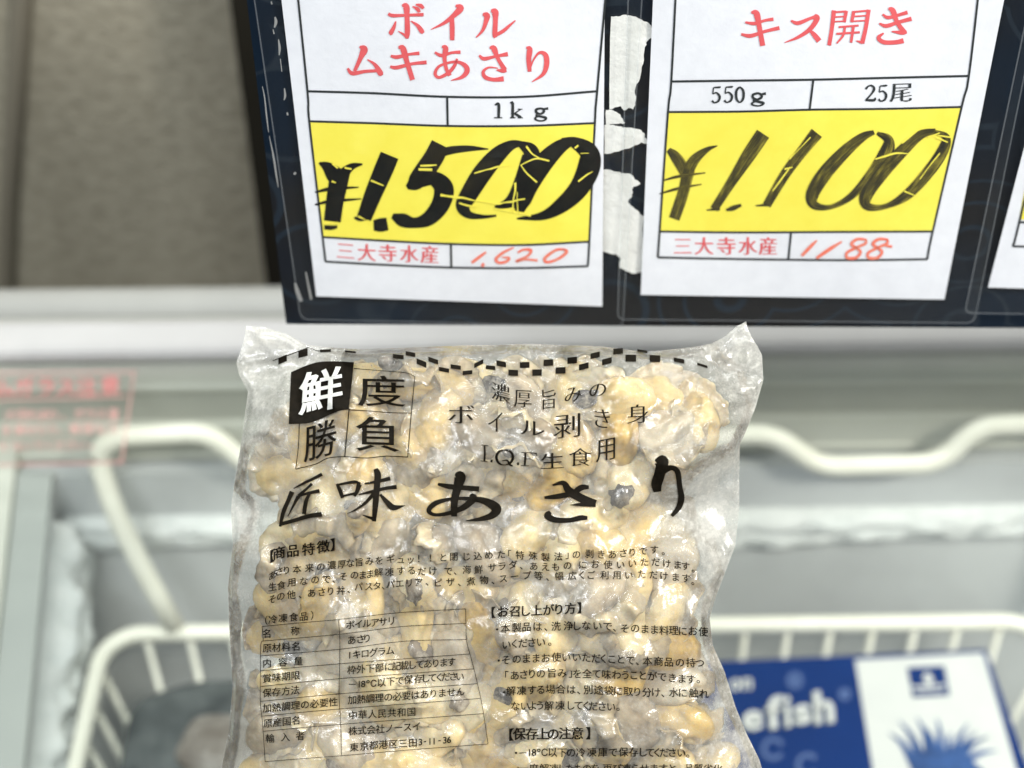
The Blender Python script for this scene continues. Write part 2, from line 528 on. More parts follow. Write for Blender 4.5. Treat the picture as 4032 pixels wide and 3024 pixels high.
class Print:
    """Collects flat ink shapes given in photograph pixels and lays them onto a surface."""

    def __init__(s, surf, off):
        s.surf, s.off = surf, off
        s.mb = MB()
        s.layer = 0

    def put(s, P, faces, uvs=None, lift=0.0):
        s.mb.add([s.surf(x, y, s.off + lift) for x, y in P], faces, uvs)

    def stroke(s, C, pts, step=6.0, wk=1.0):
        """Ribbon with changing width; points (x, y, w) in crop coordinates."""
        c0 = C(0, 0); k = C(1, 0)[0] - c0[0]
        P = [(*C(p[0], p[1]), p[2] * k * wk) for p in pts]
        q = catmull(P, step)
        d = np.gradient(q[:, :2], axis=0)
        d /= np.maximum(np.linalg.norm(d, axis=1), 1e-6)[:, None]
        n = np.stack([-d[:, 1], d[:, 0]], 1)
        w = np.maximum(q[:, 2], 0.6) / 2
        out, uv = [], []
        L = 0
        for i in range(len(q)):
            if i: L += np.linalg.norm(q[i, :2] - q[i - 1, :2])
            for j in (-1, -0.33, 0.33, 1):
                out.append(q[i, :2] + n[i] * w[i] * j)
                uv.append((j * w[i] / 40.0, L / 400.0))
        f = []
        for i in range(len(q) - 1):
            for j in range(3):
                a = i * 4 + j
                f.append((a, a + 1, a + 5, a + 4))
        s.layer += 1
        s.put(out, f, uv, lift=s.layer * 1e-6)

    def poly(s, C, pts, step=8.0):
        """Thin constant-width line: pts (x, y), last argument of each optional."""
        s.stroke(C, pts, step)

    def fit(s, C, ch, cx, cy, w, h, slope=0.0, bx=0.0, by=0.0, lean=0.0):
        """One character fitted to a box of the crop, sheared."""
        v, t, n = glyph(ch)
        v = v + n * np.array([bx, by])
        lo, hi = v.min(0), v.max(0)
        m = (lo + hi) / 2
        ext = np.maximum(hi - lo, 1e-3)
        out = []
        for p in v:
            u = (p - m) / ext
            x = cx + u[0] * w + lean * u[1] * h
            y = cy - u[1] * h + slope * u[0] * w
            out.append(C(x, y))
        out = [tuple(map(float, p)) for p in out]
        for _ in range(2):                      # finer triangles, so that the ink follows the surface
            mid, nt_ = {}, []

            def mp(a, b):
                k = (min(a, b), max(a, b))
                if k not in mid:
                    mid[k] = len(out)
                    out.append(((out[a][0] + out[b][0]) / 2, (out[a][1] + out[b][1]) / 2))
                return mid[k]

            for a, b, c in t:
                ab, bc, ca = mp(a, b), mp(b, c), mp(c, a)
                nt_ += [(a, ab, ca), (ab, b, bc), (ca, bc, c), (ab, bc, ca)]
            t = nt_
        s.put(out, t)

    def line(s, C, text, pts, em, bx=0.0, by=0.0, wide=1.0, land=True):
        """Characters whose centres follow PTS: (index, x, y) knots in crop coordinates."""
        k = np.array([p[0] for p in pts], float)
        X = np.interp(np.arange(len(text)), k, [p[1] for p in pts])
        Y = np.interp(np.arange(len(text)), k, [p[2] for p in pts])
        for i, ch in enumerate(text):
            if ch in ' 　':
                continue
            v, t, n = glyph(ch)
            if not len(v):
                continue
            i0, i1 = max(0, i - 1), min(len(text) - 1, i + 1)
            dx, dy = X[i1] - X[i0], Y[i1] - Y[i0]
            sl = dy / dx if abs(dx) > 1e-3 else 0
            if ch in '、。' or (i0 < len(text) and (text[i0] in '、。' or text[i1] in '、。')):
                sl *= 0.3
            v = v + n * np.array([bx, by])
            m = np.array([0.5, 0.38]) if ord(ch) > 255 else (v.min(0) + v.max(0)) / 2
            if ch in '、。「」（）【】・':
                m = (v.min(0) + v.max(0)) / 2
            out = []
            for p in v:
                u = p - m
                out.append(C(X[i] + u[0] * em * wide, Y[i] - u[1] * em + sl * u[0] * em))
            s.put(out, t)
        if land and len(text) > 1:
            step = 2
            for i in range(0, len(text) - 1, step):
                frag = text[i:i + 2].strip('、。・「」（）【】 ')
                if frag:
                    LAND.append((frag, *C((X[i] + X[i + 1]) / 2, (Y[i] + Y[i + 1]) / 2)))

    def grid(s, C, corners, nx, ny, lift=0.0):
        """Filled four-sided field with corners TL, TR, BR, BL."""
        tl, tr, br, bl = [np.array(C(*c)) for c in corners]
        out = []
        for j in range(ny + 1):
            for i in range(nx + 1):
                u, v = i / nx, j / ny
                out.append((tl * (1 - u) + tr * u) * (1 - v) + (bl * (1 - u) + br * u) * v)
        f = [(j * (nx + 1) + i, j * (nx + 1) + i + 1, (j + 1) * (nx + 1) + i + 1, (j + 1) * (nx + 1) + i) for j in range(ny) for i in range(nx)]
        s.put(out, f, lift=lift)

    def band(s, C, top, bottom, n=30, m=14):
        """Filled shape between two curves."""
        a = catmull([C(*p) for p in top], 5); b = catmull([C(*p) for p in bottom], 5)
        ta = np.linspace(0, len(a) - 1, n); tb = np.linspace(0, len(b) - 1, n)
        A = np.stack([np.interp(ta, np.arange(len(a)), a[:, k]) for k in (0, 1)], 1)
        B = np.stack([np.interp(tb, np.arange(len(b)), b[:, k]) for k in (0, 1)], 1)
        out = [A[i] * (1 - j / m) + B[i] * j / m for j in range(m + 1) for i in range(n)]
        f = [(j * n + i, j * n + i + 1, (j + 1) * n + i + 1, (j + 1) * n + i) for j in range(m) for i in range(n - 1)]
        s.put(out, f)

    def fan(s, C, pts, lift=0.0):
        """Filled polygon (n-gon triangulated by Blender)."""
        import mathutils
        P = [C(*p) for p in pts]
        tris = mathutils.geometry.tessellate_polygon([[Vector((p[0], p[1], 0)) for p in P]])
        s.put(P, [tuple(t) for t in tris], lift=lift)

    def build(s, name, mat, parent):
        return s.mb.build(name, mat, parent)


S2 = 2212.0 / 4032.0
C2 = crop(0, 0, S2)       # 2212-wide view of the photograph
I2 = lambda x, y: (x * S2, y * S2)

# ------------------------------------------------------------------ wall behind the freezer
WALLY = 1.17
mb = MB()
sx = (105 - CX) / FPX * 1.46
mb.box(-1.7, 1.6, WALLY, WALLY + 0.1, 0.0, 2.6)
w = mb.build('wall', M['wall'])
tag(w, 'dim taupe rough textured wall behind the freezer, left of the price signs', 'wall')
mb = MB(); mb.tube([(-0.330, WALLY - 0.003, 1.13), (-0.395, WALLY - 0.003, 0.878), (-0.447, WALLY - 0.003, 0.68), (-0.50, WALLY - 0.003, 0.45)], 0.0085, 12)
mb.build('seam', M['seam'], w)
mb = MB(); mb.box(-3, 3, -2, WALLY + 0.2, -0.05, 0.0)
tag(mb.build('floor', pbr('grey_floor', (0.12, 0.12, 0.115), (0.09, 0.09, 0.088), 4, 0.5)), kind='structure')

# ------------------------------------------------------------------ chest freezer
YAW = 0.018                                  # the freezer stands slightly turned
YC = Vector((0.0, 0.86, 0.0))
RY = np.array(Matrix.Rotation(-YAW, 3, 'Z'))
EYE = RY @ (np.array([0, 0, CAMZ]) - np.array(YC)) + np.array(YC)


def rayF(x, y):
    """A sight line in the freezer's own (unturned) frame; it starts at EYE."""
    return RY @ ray(x, y)


def turn(o):
    o.location = YC + Matrix.Rotation(YAW, 3, 'Z') @ (o.location - YC)
    o.rotation_euler[2] += YAW


fz = empty('chest_freezer', (0, 0.6, 0))
tag(fz, 'white chest freezer with sloped glass lid, frosted inside, under the price signs', 'freezer')
XL, XR = -1.0, 1.25
# rear rail (rounded) and white rim strip
mb = MB()
mb.tube([(XL, 0.918, 0.7645), (XR, 0.918, 0.7645)], 0.0165, 24)
mb.build('rear_rail', M['rail_alu'], fz, True)
mb = MB(); mb.prism([(0.905, 0.62), (0.93, 0.62), (0.93, 0.756), (0.905, 0.756)], XL, XR)
mb.build('rear_panel', M['rail_alu'], fz)
mb = MB()
mb.prism([(0.8515, 0.7725), (0.8505, 0.7775), (0.8522, 0.7815), (0.8560, 0.7840), (0.871, 0.7898), (0.8755, 0.7890), (0.880, 0.783), (0.880, 0.7725)], XL, XR)
mb.build('rim_strip', M['white_trim'], fz)
# stepped collar under the rim
mb = MB()
mb.prism([(0.864, 0.666), (0.900, 0.666), (0.900, 0.7720), (0.864, 0.7720)], XL, XR)
mb.build('collar', M['liner_green'], fz)
mb = MB()
mb.prism([(0.8639, 0.7350), (0.8600, 0.7355), (0.8590, 0.7395), (0.8615, 0.7425), (0.8622, 0.7565), (0.8590, 0.7575), (0.8600, 0.7620), (0.8639, 0.7655)], XL, XR)
mb.prism([(0.8639, 0.6700), (0.8575, 0.6705), (0.8572, 0.6745), (0.8600, 0.6770), (0.8610, 0.6985), (0.8585, 0.7000), (0.8595, 0.7030), (0.8639, 0.7045)], XL, XR)
mb.build('gasket', M['liner_band'], fz)
# liner: walls and floor of the chest
LX, RX = -0.345, 1.10
def slope_z(y):
    return 0.6655 - (0.845 - y) * 0.4986
mb = MB()
mb.prism([(0.847, 0.10), (0.899, 0.10), (0.899, 0.6655), (0.847, 0.6655)], LX - 0.02, RX)
mb.box(LX - 0.02, RX, 0.34, 0.8469, 0.08, 0.0999)
mb.prism([(0.30, 0.10), (0.34, 0.10), (0.34, slope_z(0.34)), (0.30, slope_z(0.34))], LX - 0.02, RX)
mb.box(RX + 0.0005, RX + 0.03, 0.30, 0.899, 0.08, 0.66)
def sideprism(mb, x0, x1, dz=0.0, y0=0.342, y1=0.8465):
    mb.prism([(y0, 0.10), (y1, 0.10), (y1, slope_z(y1) + dz), (y0, slope_z(y0) + dz)], x0, x1)
sideprism(mb, LX - 0.02, LX)
mb.build('liner', M['liner'], fz)
# sloping left rim, with a pale inner lip
mb = MB(); sideprism(mb, -0.80, LX - 0.0205, 0.012, 0.31, 0.8625)
mb.build('side_rim', M['liner_band'], fz)
mb = MB()
mb.prism([(0.345, slope_z(0.345) + 0.0005), (0.8455, slope_z(0.8455) + 0.0005), (0.8455, slope_z(0.8455) + 0.006), (0.345, slope_z(0.345) + 0.006)], LX - 0.02, LX + 0.006)
mb.build('inner_lip', M['lip'], fz)
mb = MB(); mb.box(XL, XR, 0.24, 0.29, 0.0, 0.44); mb.box(XL, XR, 0.9005, 0.93, 0.0, 0.6195)
mb.build('cabinet', M['cabinet'], fz)


def rough_slab(name, x0, x1, z0, z1, f, n, m, mat, parent, amp, edge=0.25):
    """Irregular frost crust: f(u, v, d) gives the point, d the thickness."""
    nz = rng.random((m + 8, n + 8))
    for _ in range(2):
        nz = (nz + np.roll(nz, 1, 0) + np.roll(nz, -1, 0) + np.roll(nz, 1, 1) + np.roll(nz, -1, 1)) / 5
    nz = (nz - nz.min()) / (nz.max() - nz.min())
    lowedge = np.interp(np.arange(n + 1), np.linspace(0, n, 14), rng.random(14))
    v, fc = [], []
    for j in range(m + 1):
        for i in range(n + 1):
            u, t = i / n, j / m
            e = min(1, min(t / edge, (1 - t) / edge) + 0.0)
            d = amp * (0.25 + 0.75 * nz[j, i]) * (e ** 0.5 if e > 0 else 0) + (0.0005 if e > 0 else -0.001)
            zz = z1 + (z0 - z1) * t * (0.6 + 0.4 * lowedge[i])
            v.append(f(x0 + (x1 - x0) * u, zz, d))
    fc = [(j * (n + 1) + i, j * (n + 1) + i + 1, (j + 1) * (n + 1) + i + 1, (j + 1) * (n + 1) + i) for j in range(m) for i in range(n)]
    return mesh_obj(name, v, fc, mat, parent, True)


rough_slab('frost', LX + 0.004, 1.05, 0.578, 0.622, lambda x, z, d: (x, 0.847 - d, z), 220, 14, M['frost'], fz, 0.015)
# frost on the sloping left wall
rough_slab('frost', 0.36, 0.835, -0.125, -0.030, lambda y, z, d: (LX + d, y, slope_z(y) + z), 120, 14, M['frost'], fz, 0.034)

# glass lid with the red warning sticker
LT = np.array([0.0, 0.8430, 0.7660]); LB = np.array([0.0, 0.345, 0.7660 - 0.498 * 0.4986])
ldir = (LB - LT) / np.linalg.norm(LB - LT)
lnrm = np.array([0, ldir[2], -ldir[1]]);
if lnrm[2] < 0: lnrm = -lnrm
mb = MB()
q = []
for xx in (-0.62, 1.1):
    for base, o in ((LT, 0), (LB, 0), (LB, 0.004), (LT, 0.004)):
        p = base - lnrm * o
        q.append((xx, p[1], p[2]))
mb.add(q, [(0, 1, 2, 3), (7, 6, 5, 4), (0, 4, 5, 1), (1, 5, 6, 2), (2, 6, 7, 3), (3, 7, 4, 0)])
lid = mb.build('glass_lid', M['glass'], fz)


def lidS(x, y, off):
    d = rayF(x, y); o = EYE
    t = np.dot(LT + lnrm * off - o, lnrm) / np.dot(d, lnrm)
    return tuple(o + d * t)


CP = crop(0, 1000, 1.659)
pr = Print(lidS, 0.0004)
pr.stroke(CP, [(-120, 778, 10), (0, 777, 10), (820, 771, 10), (862, 778, 10), (872, 800, 10)], 12)
pr.stroke(CP, [(872, 800, 10), (835, 1060, 10), (800, 1320, 10), (785, 1352, 10), (755, 1362, 10), (0, 1378, 10), (-120, 1380, 10)], 12)
pr.stroke(CP, [(-120, 955, 9), (400, 945, 9), (820, 930, 9)], 12)
st = pr.build('warning_sticker', M['sticker_pale'], lid)
pr = Print(lidS, 0.0006)
pr.line(CP, '強化ムガラス注意', [(0, -300, 880), (2, 25, 872), (3, 155, 866), (4, 300, 862), (5, 430, 866), (6, 565, 866), (7, 720, 856)], 128, 0.016, 0.016, 1.05, land=False)
pr.build('warning_heading', M['sticker'], lid)
pr = Print(lidS, 0.0006)
pr.line(CP, 'の恐れあり。ガラス蓋', [(0, 70, 1050), (1, 150, 1050), (2, 220, 1050), (3, 290, 1050), (4, 350, 1050), (5, 412, 1070), (6, 515, 1045), (7, 590, 1045), (8, 660, 1045), (9, 742, 1045)], 80, 0.006, 0.006, land=False)
pr.line(CP, 'を乗せたり、無理な力', [(0, 45, 1150), (1, 130, 1148), (4, 345, 1148), (5, 395, 1165), (6, 490, 1142), (9, 738, 1140)], 78, 0.006, 0.006, land=False)
pr.line(CP, 'えないでください。', [(0, 25, 1255), (1, 110, 1252), (7, 535, 1245), (8, 595, 1258)], 74, 0.004, 0.004, land=False)
pr.build('warning_text', M['sticker_pale'], lid)

# ------------------------------------------------------------------ wire basket
bk = empty('wire_basket', (0.05, 0.65, 0.558))
tag(bk, 'cream coated wire basket hanging inside the freezer by a bent wire handle', 'basket')
BX0, BX1, BY0, BY1, BZ = -0.309, 0.402, 0.40, 0.785, 0.558
def rrect(x0, x1, y0, y1, z, r):
    out = []
    for cx_, cy_, a0 in ((x1 - r, y1 - r, 0), (x0 + r, y1 - r, 90), (x0 + r, y0 + r, 180), (x1 - r, y0 + r, 270)):
        for k in range(7):
            a = math.radians(a0 + 15 * k)
            out.append((cx_ + r * math.cos(a), cy_ + r * math.sin(a), z))
    return out
mb = MB(); mb.tube(rrect(BX0, BX1, BY0, BY1, BZ, 0.03), 0.0064, 12, True)
mb.build('rim_rail', M['wire'], bk, True)
mb = MB()
dep, ins = 0.26, 0.055
nx = 21
for i in range(nx):
    x = BX0 + 0.03 + (BX1 - BX0 - 0.06) * i / (nx - 1)
    x2 = BX0 + ins + (BX1 - BX0 - 2 * ins) * i / (nx - 1)
    mb.tube(bez3([(x, BY1, BZ), (x2, BY1 - ins, BZ - dep), (x2, BY0 + ins, BZ - dep), (x, BY0, BZ)], 0.08, 3), 0.0027, 8)
for i in range(11):
    y = BY0 + 0.03 + (BY1 - BY0 - 0.06) * i / 10
    y2 = BY0 + ins + (BY1 - BY0 - 2 * ins) * i / 10
    mb.tube(bez3([(BX0, y, BZ), (BX0 + ins, y2, BZ - dep), (BX1 - ins, y2, BZ - dep), (BX1, y, BZ)], 0.08, 3), 0.0027, 8)
for k in (0.33, 0.66):
    mb.tube(rrect(BX0 + ins * k, BX1 - ins * k, BY0 + ins * k, BY1 - ins * k, BZ - dep * k, 0.03), 0.0027, 8, True)
mb.build('wire_grid', M['wire'], bk, True)


def atY(x2, y2, D):
    d = rayF(*C2(x2, y2))
    t = (D - EYE[1]) / d[1]
    return (EYE[0] + d[0] * t, D, CAMZ + d[2] * t)


mb = MB()
hp = [(378, 1354, .785), (312, 1235, .801), (248, 1105, .818), (208, 985, .836), (240, 944, .838), (452, 932, .838), (545, 1012, .830), (640, 1016, .830),
      (1450, 1016, .830), (1560, 940, .838), (1672, 936, .838), (1768, 1008, .830), (2030, 1000, .830), (2112, 920, .838), (2330, 912, .838), (2400, 1000, .830), (2420, 1300, .788)]
mb.tube(bez3([atY(*h) for h in hp], 0.30, 8, 0.017), 0.0077, 14)
mb.build('handle', M['wire'], bk, True)

# ------------------------------------------------------------------ carton in the basket
BOXZ = 0.540
def boxS(x, y, off):
    d = rayF(x, y)
    t = (BOXZ + off - CAMZ) / d[2]
    return (EYE[0] + d[0] * t, EYE[1] + d[1] * t, BOXZ + off)
CQ = crop(2700, 2100, 1.6607)
bx = empty('seafood_carton', (0.2, 0.7, BOXZ - 0.07))
tag(bx, 'blue and white frozen seafood carton lettered efish lying in the wire basket', 'box')
c_tl = boxS(*CQ(-300, 852), 0); c_tr = boxS(*CQ(1968, 752), 0)
ax = np.array(c_tr) - np.array(c_tl); ax[2] = 0; ux = ax / np.linalg.norm(ax)
uy = np.array([ux[1], -ux[0], 0])
c_tl, c_tr = np.array(c_tl), np.array(c_tr)
c_br, c_bl = c_tr + uy * 0.20, c_tl + uy * 0.20
hgt = np.array([0, 0, -0.07])
mb = MB()
V = [c_tl, c_tr, c_br, c_bl]
import bmesh
bm = bmesh.new()
vs = [bm.verts.new(p) for p in V] + [bm.verts.new(p + hgt) for p in V]
for f in ((3, 2, 1, 0), (4, 5, 6, 7), (0, 1, 5, 4), (1, 2, 6, 5), (2, 3, 7, 6), (3, 0, 4, 7)):
    bm.faces.new([vs[i] for i in f])
bmesh.ops.recalc_face_normals(bm, faces=bm.faces)
bmesh.ops.bevel(bm, geom=list(bm.edges), offset=0.0015, segments=2, affect='EDGES')
bm.verts.ensure_lookup_table()
carton = mesh_obj('carton', [v.co[:] for v in bm.verts], [[v.index for v in f.verts] for f in bm.faces], M['blue'], bx)
bm.free()
pr = Print(boxS, 0.0004)
pr.grid(CQ, [(1108, 828), (1945, 782), (2260, 1880), (1290, 1960)], 8, 8)
pr.build('white_panel', M['carton_white'], carton)
pr = Print(boxS, 0.0008)
pr.grid(CQ, [(1448, 878), (1690, 866), (1727, 1058), (1484, 1074)], 4, 4)
pr.build('emblem', M['blue'], carton)
pr = Print(boxS, 0.0012)
pr.stroke(CQ, [(1560, 950, 20), (1575, 930, 44), (1590, 960, 60), (1600, 985, 30)], 6)
pr.stroke(CQ, [(1475, 1002, 12), (1560, 1006, 22), (1700, 992, 14)], 6)
pr.stroke(CQ, [(1500, 1040, 10), (1600, 1034, 10), (1695, 1028, 10)], 6)
pr.build('emblem_mark', M['carton_white'], carton)
pr = Print(boxS, 0.0008)
tips = [(1325, 1305, 1470, 1460), (1395, 1225, 1520, 1440), (1510, 1200, 1590, 1440), (1640, 1205, 1660, 1440), (1735, 1300, 1725, 1450), (1850, 1240, 1760, 1450), (1985, 1325, 1800, 1460), (2040, 1420, 1830, 1490), (1440, 1290, 1540, 1470), (1570, 1270, 1620, 1450), (1905, 1290, 1790, 1470)]
for tx, ty, bx_, by_ in tips:
    mx_, my_ = (tx + bx_) / 2 + (12 if tx < 1650 else -12), (ty + by_) / 2 - 15
    pr.stroke(CQ, [(tx, ty, 4), (mx_, my_, 34), (bx_, by_, 60)], 6)
pr.fan(CQ, [(1440, 1470), (1560, 1420), (1700, 1410), (1830, 1450), (1960, 1560), (2000, 1900), (1560, 1920), (1500, 1600)])
pr.build('sea_creature_print', M['spike'], carton)
for cx_, cy_, r_, a0, a1, w_ in ((572, 1408, 62, 20, 330, 34), (800, 1515, 66, 40, 320, 34), (715, 962, 34, 0, 358, 44), (1040, 1052, 22, 0, 358, 40)):
    pr = Print(boxS, 0.0008)
    pr.stroke(CQ, [(cx_ + r_ * math.cos(math.radians(a)), cy_ - r_ * math.sin(math.radians(a)), w_) for a in np.linspace(a0, a1, 14)], 6)
    pr.build('bubble_print', M['bubble'], carton)
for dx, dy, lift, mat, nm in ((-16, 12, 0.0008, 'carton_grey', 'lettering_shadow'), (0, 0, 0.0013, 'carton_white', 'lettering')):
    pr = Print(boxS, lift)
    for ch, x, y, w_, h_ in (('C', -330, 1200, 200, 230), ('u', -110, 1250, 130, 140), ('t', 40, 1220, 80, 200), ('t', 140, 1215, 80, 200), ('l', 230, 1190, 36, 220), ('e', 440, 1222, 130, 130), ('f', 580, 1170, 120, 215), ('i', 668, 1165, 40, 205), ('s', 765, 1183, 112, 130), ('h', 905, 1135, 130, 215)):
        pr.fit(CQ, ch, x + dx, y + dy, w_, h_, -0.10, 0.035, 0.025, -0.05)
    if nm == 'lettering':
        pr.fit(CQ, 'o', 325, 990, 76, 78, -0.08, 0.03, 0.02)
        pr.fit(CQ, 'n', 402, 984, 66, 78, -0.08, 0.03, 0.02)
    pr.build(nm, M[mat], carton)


def lumpy(name, mat, loc, dims, rz, seed, parent=None, k=0.62):
    r = np.random.default_rng(seed)
    bm = bmesh.new()
    bmesh.ops.create_icosphere(bm, subdivisions=4, radius=1.0)
    ph = r.random((9, 3)) * 6.28; fr = r.normal(0, 3.0, (9, 3))
    for v in bm.verts:
        c = np.array(v.co)
        w_ = sum(math.sin(float(np.dot(fr[i], c)) + ph[i, 0]) for i in range(9)) / 9
        c = np.sign(c) * np.abs(c) ** k
        v.co = Vector(c * (1 + 0.10 * w_))
    V = [v.co[:] for v in bm.verts]; F = [[v.index for v in f.verts] for f in bm.faces]
    bm.free()
    o = mesh_obj(name, np.array(V) * np.array(dims), F, mat, parent, True)
    o.location = loc; o.rotation_euler[2] = rz
    return o


pk1 = tag(lumpy('frozen_package', M['package'], (-0.175, 0.692, 0.464), (0.112, 0.070, 0.086), 0.0, 1, k=0.36), 'dark grey frozen package standing in the rear left corner of the basket', 'frozen food')
pk2 = tag(lumpy('frozen_package', M['package_pale'], (-0.190, 0.672, 0.560), (0.050, 0.026, 0.014), -0.25, 2), 'small brownish frosty packet lying on the dark package in the basket', 'frozen food')
for o_ in (fz, bk, bx, pk1, pk2):
    turn(o_)

# ------------------------------------------------------------------ price board, sleeves and papers
BY = 0.660


def planeY(x, y, D):
    d = ray(x, y); t = D / d[1]
    return np.array([d[0] * t, D, CAMZ + d[2] * t])


bd = empty('display_board', (0.1, BY, 1.1))
tag(bd, 'glossy navy display board with faint scroll pattern behind the price signs', 'board')
p0 = planeY(*C2(545, 40), BY); p1 = planeY(*C2(612, 700), BY); p2 = planeY(*C2(2300, 716), BY)
xl = (p0[0] + p1[0]) / 2
mb = MB()
zb0, zb1 = p1[2], p2[2]
V = [(xl, BY, zb0), (0.62, BY, zb1), (0.62, BY, 1.30), (xl, BY, 1.30)]
mb.add(V + [(x, BY + 0.012, z) for x, _, z in V], [(0, 1, 2, 3), (7, 6, 5, 4), (0, 4, 5, 1), (1, 5, 6, 2), (2, 6, 7, 3), (3, 7, 4, 0)])
mb.build('panel', M['board'], bd)
mb = MB()
pb = planeY(955, 400, 1.10)
mb.box(float(pb[0]), 0.62, 1.10, 1.165, 0.30, 1.24)  # added panel: puts the wall's dark shade beside the board into black colour
tag(mb.build('shade_panel', M['shade_black']), 'added black panel behind the navy price board, standing in for dark shade', 'panel')
for x in (-0.02, 0.30):
    mb = MB()
    mb.box(x, x + 0.02, BY + 0.013, WALLY - 0.001, 1.265, 1.285)
    mb.build('bracket', M['steel'], bd)


class Sign:
    """A sheet in front of the board that bows out a little along its middle."""

    def __init__(s, xc, hw, bow, gap, tilt=0.0):
        s.xc, s.hw, s.bow, s.gap, s.tilt = xc, hw, bow, gap, tilt

    def depth(s, X, Z):
        u = (X - s.xc) / s.hw
        return s.gap + s.bow * max(0.0, 1 - u * u) * (0.8 + 0.2 * math.sin(9 * (Z - 1.0))) + 0.0006 * math.sin(40 * X + 25 * Z)

    def __call__(s, x, y, off):
        p = planeY(x, y, BY - s.gap)
        for _ in range(3):
            p = planeY(x, y, BY - s.depth(p[0], p[2]) - off)
        return tuple(p)


def sheet(surf, corners, nx, ny, name, mat, parent, off=0.0, rnd=0.0):
    pr = Print(surf, off)
    pr.grid(C2, corners, nx, ny)
    mb = pr.mb
    return mb.build(name, mat, parent, True)


def outline(surf, pts, width, off, name, mat, parent):
    pr = Print(surf, off)
    P_ = []
    for a, b in zip(pts[:-1], pts[1:]):
        n_ = max(1, int(math.hypot(b[0] - a[0], b[1] - a[1]) / 12))
        P_ += [(a[0] + (b[0] - a[0]) * k_ / n_, a[1] + (b[1] - a[1]) * k_ / n_) for k_ in range(n_)]
    P_.append(pts[-1])
    pr.stroke(C2, [(x, y, width) for x, y in P_], 10)
    return pr.build(name, mat, parent)


CA = crop(1200, 0, 1.8433)
CB = crop(2400, 0, 1.2763)
CCr = crop(1200, 540, 1.8433)
CD = crop(900, 0, 1.3825)

# ---- left sign
sgL = Sign(float(planeY(*C2(975, 350), BY)[0]), 0.085, 0.0045, 0.0022)
s1 = empty('price_sign', tuple(planeY(*C2(990, 660), BY - 0.003)))
tag(s1, 'white and yellow price sign in clear sleeve, brushed 1,500 yen for boiled clams', 'price sign', 'price signs on the navy board')
pap = sheet(sgL, [(601, -60), (1307, -60), (1301, 662), (683, 640)], 30, 40, 'paper', M['paper'], s1)
pr = Print(sgL, 0.00018)
pr.band(C2, [(669, 262), (800, 266), (966, 271), (1130, 271), (1285, 266)], [(697, 512), (830, 520), (976, 526), (1130, 528), (1272, 522)], 30, 16)
pr.build('yellow_field', M['yellow'], pap)
pr = Print(sgL, 0.00030)
W = 4.6
for L in ([(638, -60), (664, 197), (668, 262), (697, 512), (703, 565)], [(1313, -60), (1290, 197), (1285, 266), (1273, 522), (1270, 575)],
          [(664, 197), (800, 201), (966, 209), (1130, 209), (1290, 197)], [(668, 262), (800, 266), (966, 272), (1130, 272), (1285, 266)],
          [(697, 512), (830, 520), (976, 527), (1130, 529), (1272, 522)], [(703, 565), (830, 572), (975, 578), (1130, 579), (1270, 575)],
          [(966, 209), (967, 272)], [(974, 526), (975, 578)]):
    pr.stroke(C2, [(x, y, W) for x, y in L], 9)
pr.build('ruled_lines', M['line'], pap)

pr = Print(sgL, 0.00030)
HEAD_L = [
    [(606, 100, 22), (640, 113, 26), (740, 110, 20), (862, 106, 26)], [(706, 40, 16), (735, 46, 46), (742, 120, 36), (745, 235, 38), (740, 280, 22)], [(742, 268, 26), (712, 246, 16), (678, 226, 5)],
    [(660, 155, 10), (648, 195, 24), (624, 240, 32), (616, 250, 18)], [(770, 152, 8), (818, 185, 26), (848, 225, 36), (860, 240, 20)], [(782, 46, 8), (818, 66, 28), (832, 88, 22)], [(806, 32, 10), (842, 42, 30), (862, 62, 20)],
    [(1095, 40, 16), (1130, 58, 50), (1082, 112, 36), (1010, 168, 24), (916, 214, 6)], [(1068, 128, 30), (1070, 200, 36), (1070, 292, 32)],
    [(1292, 104, 20), (1322, 112, 44), (1314, 160, 32), (1290, 222, 22), (1244, 272, 8)], [(1352, 78, 20), (1380, 86, 50), (1384, 140, 36), (1380, 250, 36), (1386, 272, 26)], [(1380, 258, 24), (1440, 225, 26), (1490, 182, 18), (1530, 148, 7)],
    [(398, 338, 14), (430, 358, 54), (405, 420, 34), (362, 516, 24)], [(310, 496, 16), (345, 532, 30), (440, 518, 24), (548, 512, 22)], [(455, 432, 8), (510, 470, 26), (548, 530, 42), (558, 548, 20)],
    [(624, 406, 18), (670, 414, 28), (760, 394, 20), (832, 386, 26)], [(620, 484, 18), (668, 490, 28), (780, 463, 22), (884, 452, 28)], [(680, 344, 18), (712, 352, 44), (742, 450, 36), (782, 580, 36)],
    [(944, 380, 16), (992, 402, 26), (1070, 382, 20), (1130, 378, 26)], [(996, 338, 16), (1022, 350, 40), (1014, 420, 30), (1028, 500, 26), (1054, 548, 28)],
    [(1106, 426, 16), (1085, 480, 24), (1040, 530, 26), (975, 562, 22), (946, 535, 24), (972, 484, 20), (1040, 456, 18), (1112, 450, 22), (1166, 478, 34), (1177, 518, 38), (1140, 560, 26), (1062, 584, 6)],
    [(1266, 402, 16), (1302, 426, 28), (1390, 408, 20), (1474, 392, 32)], [(1342, 346, 14), (1372, 352, 44), (1400, 420, 28), (1452, 508, 36)], [(1464, 510, 22), (1440, 514, 30), (1392, 508, 10)],
    [(1404, 494, 6), (1335, 490, 14), (1296, 520, 22), (1310, 560, 30), (1370, 578, 28), (1444, 572, 38)],
    [(1608, 346, 14), (1632, 356, 40), (1626, 430, 36), (1632, 520, 28)], [(1632, 505, 12), (1662, 432, 12), (1704, 382, 20), (1748, 400, 36), (1755, 470, 38), (1728, 540, 26), (1650, 594, 6)],
]
for st_ in HEAD_L:
    pr.stroke(CA, st_, 5)
